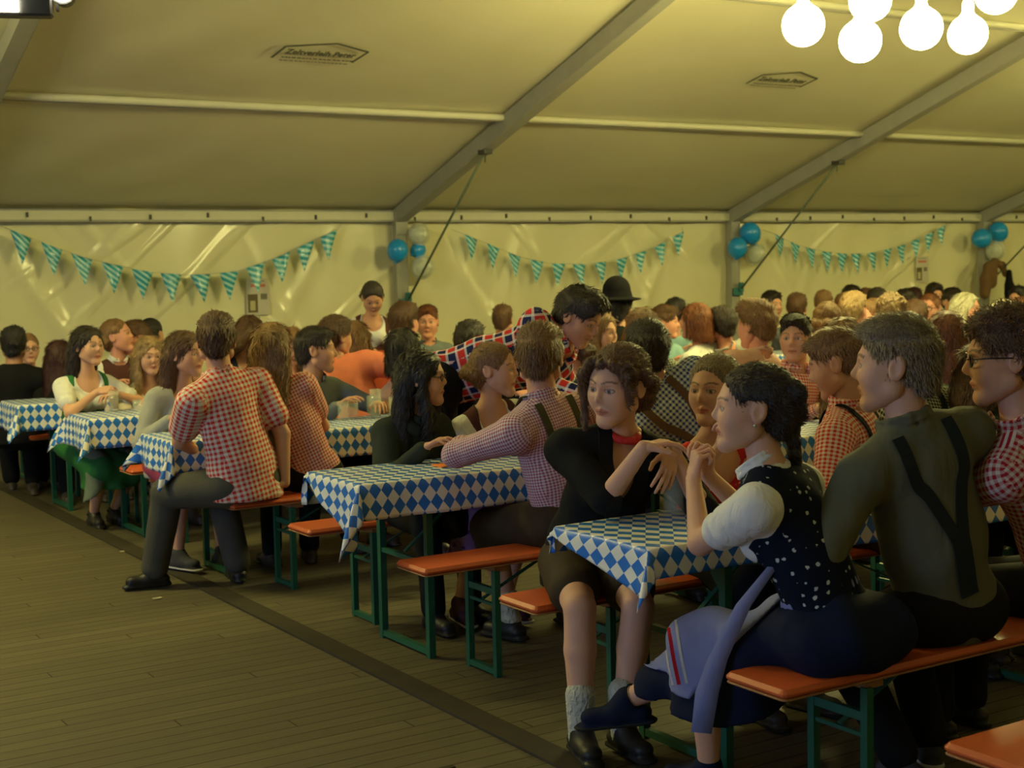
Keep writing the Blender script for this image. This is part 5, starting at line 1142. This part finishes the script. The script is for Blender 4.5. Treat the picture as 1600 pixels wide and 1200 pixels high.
FAR = [ # label, seat y, head, facing, sex, skin, hair, top
 ('dark-haired man in profile before the wall, left of the pink quiff', 11.45, (10.53, 11.40, 1.19), 40, 'm', 'mid', ('short', 'dark', 1), CR), ('man with brown hair before the wall, right of the first dark head', 10.85, (10.42, 10.90, 1.17), 170, 'm', 'mid', ('short', 'brown', 2), GREYB),
 ('man with thin reddish hair, back of head, before the wall', 11.45, (11.30, 11.40, 1.19), 165, 'm', 'pink', ('crop', 'light', 3), PINK), ('woman with light brown hair just above the face with the raised hand', 6.87, (6.93, 6.95, 1.226), 160, 'f', 'mid', ('updo', 'light', 13), CR),
 ('blond short-haired man in salmon pink shirt, from behind', 7.95, (8.14, 7.90, 1.245), 160, 'm', 'pink', ('fade', 'blond', 4), PINK), ('dark-haired man high before the wall above the blond man', 12.55, (12.85, 12.50, 1.20), 30, 'm', 'mid', ('short', 'dark', 5), BLK),
 ('woman with light hair and orange-lit face right of the blond man', 8.50, (8.98, 8.50, 1.18), -60, 'f', 'pink', ('updo', 'light', 6), CR), ('left one of two dark heads side by side before the wall', 10.85, (11.70, 11.00, 1.19), 150, 'm', 'pink', ('short', 'dark', 7), GREYB),
 ('right one of two dark heads side by side before the wall', 12.55, (13.00, 12.40, 1.155), 175, 'm', 'mid', ('short', 'brown', 8), BLK), ('woman with tousled blond hair above the olive-shirt man', 6.87, (7.48, 6.90, 1.248), 170, 'f', 'mid', ('curly', 'blond', 9), CR),
 ('pink-faced man with dark hair looking left beside the tousled blond hair', 9.83, (11.04, 10.00, 1.19), -25, 'm', 'pink', ('short', 'dark', 10), DKG), ('red-tinged head behind the pink-faced dark-haired man', 12.55, (13.96, 12.50, 1.16), 140, 'f', 'mid', ('bob', 'darkred', 11), BLK),
 ('top of a flat brown head just left of the auburn hair', 8.50, (9.51, 8.50, 1.135), 175, 'm', 'mid', ('short', 'brown', 12), BROWNV), ('bald man with red face left of the white-haired woman', 9.45, (10.71, 9.40, 1.17), -20, 'm', 'pink', ('crop', 'red', 13), PINK),
 ('man with dark hair under the right poster', 11.45, (13.30, 11.60, 1.21), 20, 'm', 'mid', ('short', 'dark', 14), BLK), ('dark-haired man left of the white-haired woman, tucked behind her', 10.85, (12.32, 10.50, 1.175), 30, 'm', 'mid', ('short', 'dark', 16), BLK),
 ('white-haired older woman in dark jacket, profile right, before the far post', 8.50, (9.94, 8.32, 1.20), 72, 'f', 'pink', ('bob', 'white', 2), BLK), ('dark-haired man at the right edge before the wall', 10.85, (13.42, 10.50, 1.17), -30, 'm', 'mid', ('short', 'black', 3), CR),
 ('person in a cream cap and top right of the white-haired woman', 7.95, (9.94, 7.92, 1.12), 165, 'm', 'mid', ('short', 'white', 4), CR), ('pink-faced person at the right edge below the dark-haired man', 8.50, (10.94, 8.50, 1.12), -30, 'm', 'pink', ('short', 'red', 5), PINK),
 ('face peeping between the bald head and the blond man', 11.45, (11.55, 11.35, 1.155), 10, 'f', 'pink', ('updo', 'light', 7), CR), ('reddish head close to the wall right of the second dark pair', 9.45, (9.95, 9.40, 1.15), -20, 'f', 'pink', ('mid', 'brown', 8), BROWNV),
]
for lb, sy, hd, fa, g, sk, hr, tp in FAR:
    ex = [onhead('cap', cap_fn, CR)] if 'cream cap' in lb else ([glasses] if 'red face' in lb else [])
    person(lb, (hd[0], (hd[1]+sy)/2, .56), hd, facing(hd[0], hd[1], 180 if abs(fa) > 90 else fa*.5), facing(hd[0], hd[1], fa), g, sk, hr, dict(mat=tp, sleeve='long', ease=.024), dict(mat=BLK), res=.015, hs=1.12, extras=ex)
# ---------------------------------------------------------------- things on the tables
def glassmat():
    m = NT('clear glass', .05, .8); m.base((.80, .88, .74)); m.b.inputs['Alpha'].default_value = .20; return m.m
GLASS = glassmat(); BEER = NT('beer', .15, .5); BEER.base((.50, .20, .03)); BEER.b.inputs['Transmission Weight'].default_value = .6; BEER = BEER.m; FOAM = plain('beer foam', (.8, .76, .62), .9, .1); DRINK = NT('dark drink', .15, .5); DRINK.base((.10, .03, .012)); DRINK = DRINK.m
def tumbler(loc, rad, h, label, beer=0.0, mug=False, liquid=None):
    r = empty('beer_glass' if beer or mug else 'glass', loc); tag(r, label, 'glass', 'glasses on the tables'); t = .0035
    MB().lathe([(rad*.86, 0), (rad*.9, .004), (rad, h), (rad-t, h), (rad*.88-t, .014), (.001, .012)], 24).build('glass_body', GLASS, r, smooth=True)
    if beer: MB().lathe([(rad*.86-t*1.2, .016), (rad*(.88+.1*beer)-t*1.5, h*beer)], 20).build('beer', liquid or BEER, r, smooth=True); 
    if beer and not liquid: MB().lathe([(rad*(.88+.1*beer)-t*1.5, h*beer), (rad*(.9+.1*beer)-t*1.6, h*beer+.02)], 20).build('foam', FOAM, r, smooth=True)
    if mug:
        a = 0.9; b = MB(); b.tube([(rad*math.cos(a)*k, rad*math.sin(a)*k, z) for k, z in ((.95, h*.80), (1.4, h*.82), (1.75, h*.68), (1.75, h*.38), (1.4, h*.22), (.95, h*.22))], .008, 8); b.build('handle', GLASS, r, smooth=True)
    return r
zt = .774
tumbler((3.06, 3.80, zt), .046, .19, 'tall empty glass mug on the front table before the girl in the black blazer', 0, True)
tumbler((3.47, 7.60, zt), .036, .15, 'half-full beer glass with foam behind the long-haired woman', .62)
for i, (x, y, s) in enumerate(((3.60, 7.52, 'leftmost'), (3.70, 7.60, 'second from the left'), (3.80, 7.50, 'tallest, in the middle'), (3.84, 7.62, 'second from the right'), (3.95, 7.55, 'rightmost'))):
    tumbler((x, y, zt), .035, (.11, .12, .17, .12, .11)[i], 'empty glass on the third table, %s of five' % s)
tumbler((2.735, 9.10, zt), .033, .13, 'glass of dark drink in the hands of the green dirndl girl', .8, liquid=BEER)
tumbler((2.86, 9.02, zt), .03, .07, 'small low glass right of the green dirndl girl')
for i, (x, y) in enumerate(((4.20, 3.72), (4.30, 3.62), (4.12, 3.60))): tumbler((x, y, zt), .036, .12, ('clear glass in front of the red gingham man with dark braces, farthest', 'clear glass in front of the red gingham man with dark braces, middle', 'clear glass in front of the red gingham man with dark braces, nearest')[i])
tumbler((3.40, 3.50, zt), .036, .11, 'low glass behind the elbow of the navy dirndl girl')
b = MB(); b.box((0, 0, .003), (.16, .10, .005), .01); o = b.build('menu_card', plain('orange card', (.75, .22, .06)), None, (3.10, 5.40, zt)); tag(o, 'orange card lying on the second tablecloth beside the gingham elbow', 'card')
r = empty('menu_folder', (4.18, 7.48, zt), .5); tag(r, 'red folded menu standing open on the third table', 'menu')
b = MB(); b.bar((-.11, .0, .0), (-.08, .0, .20), .006, .20, (1, 0, 0)); b.build('cover', plain('red card', (.55, .05, .08)), r); b = MB(); b.bar((.04, .0, .0), (-.076, .0, .20), .006, .20, (1, 0, 0)); b.build('back_cover', plain('red card', (.55, .05, .08)), r)
# litter on the floor
for i, (x, y) in enumerate(((2.53, 8.35), (2.28, 7.0))):
    b = MB(); b.box((0, 0, .003), (.05, .03, .004), .008); o = b.build('paper_scrap', plain('crumpled paper', (.45, .42, .30)), None, (x, y, .001)); tag(o, ('scrap of pale paper on the boards before the green dirndl girl', 'scrap of pale paper on the boards by the boot of the gingham man')[i], 'paper scrap')
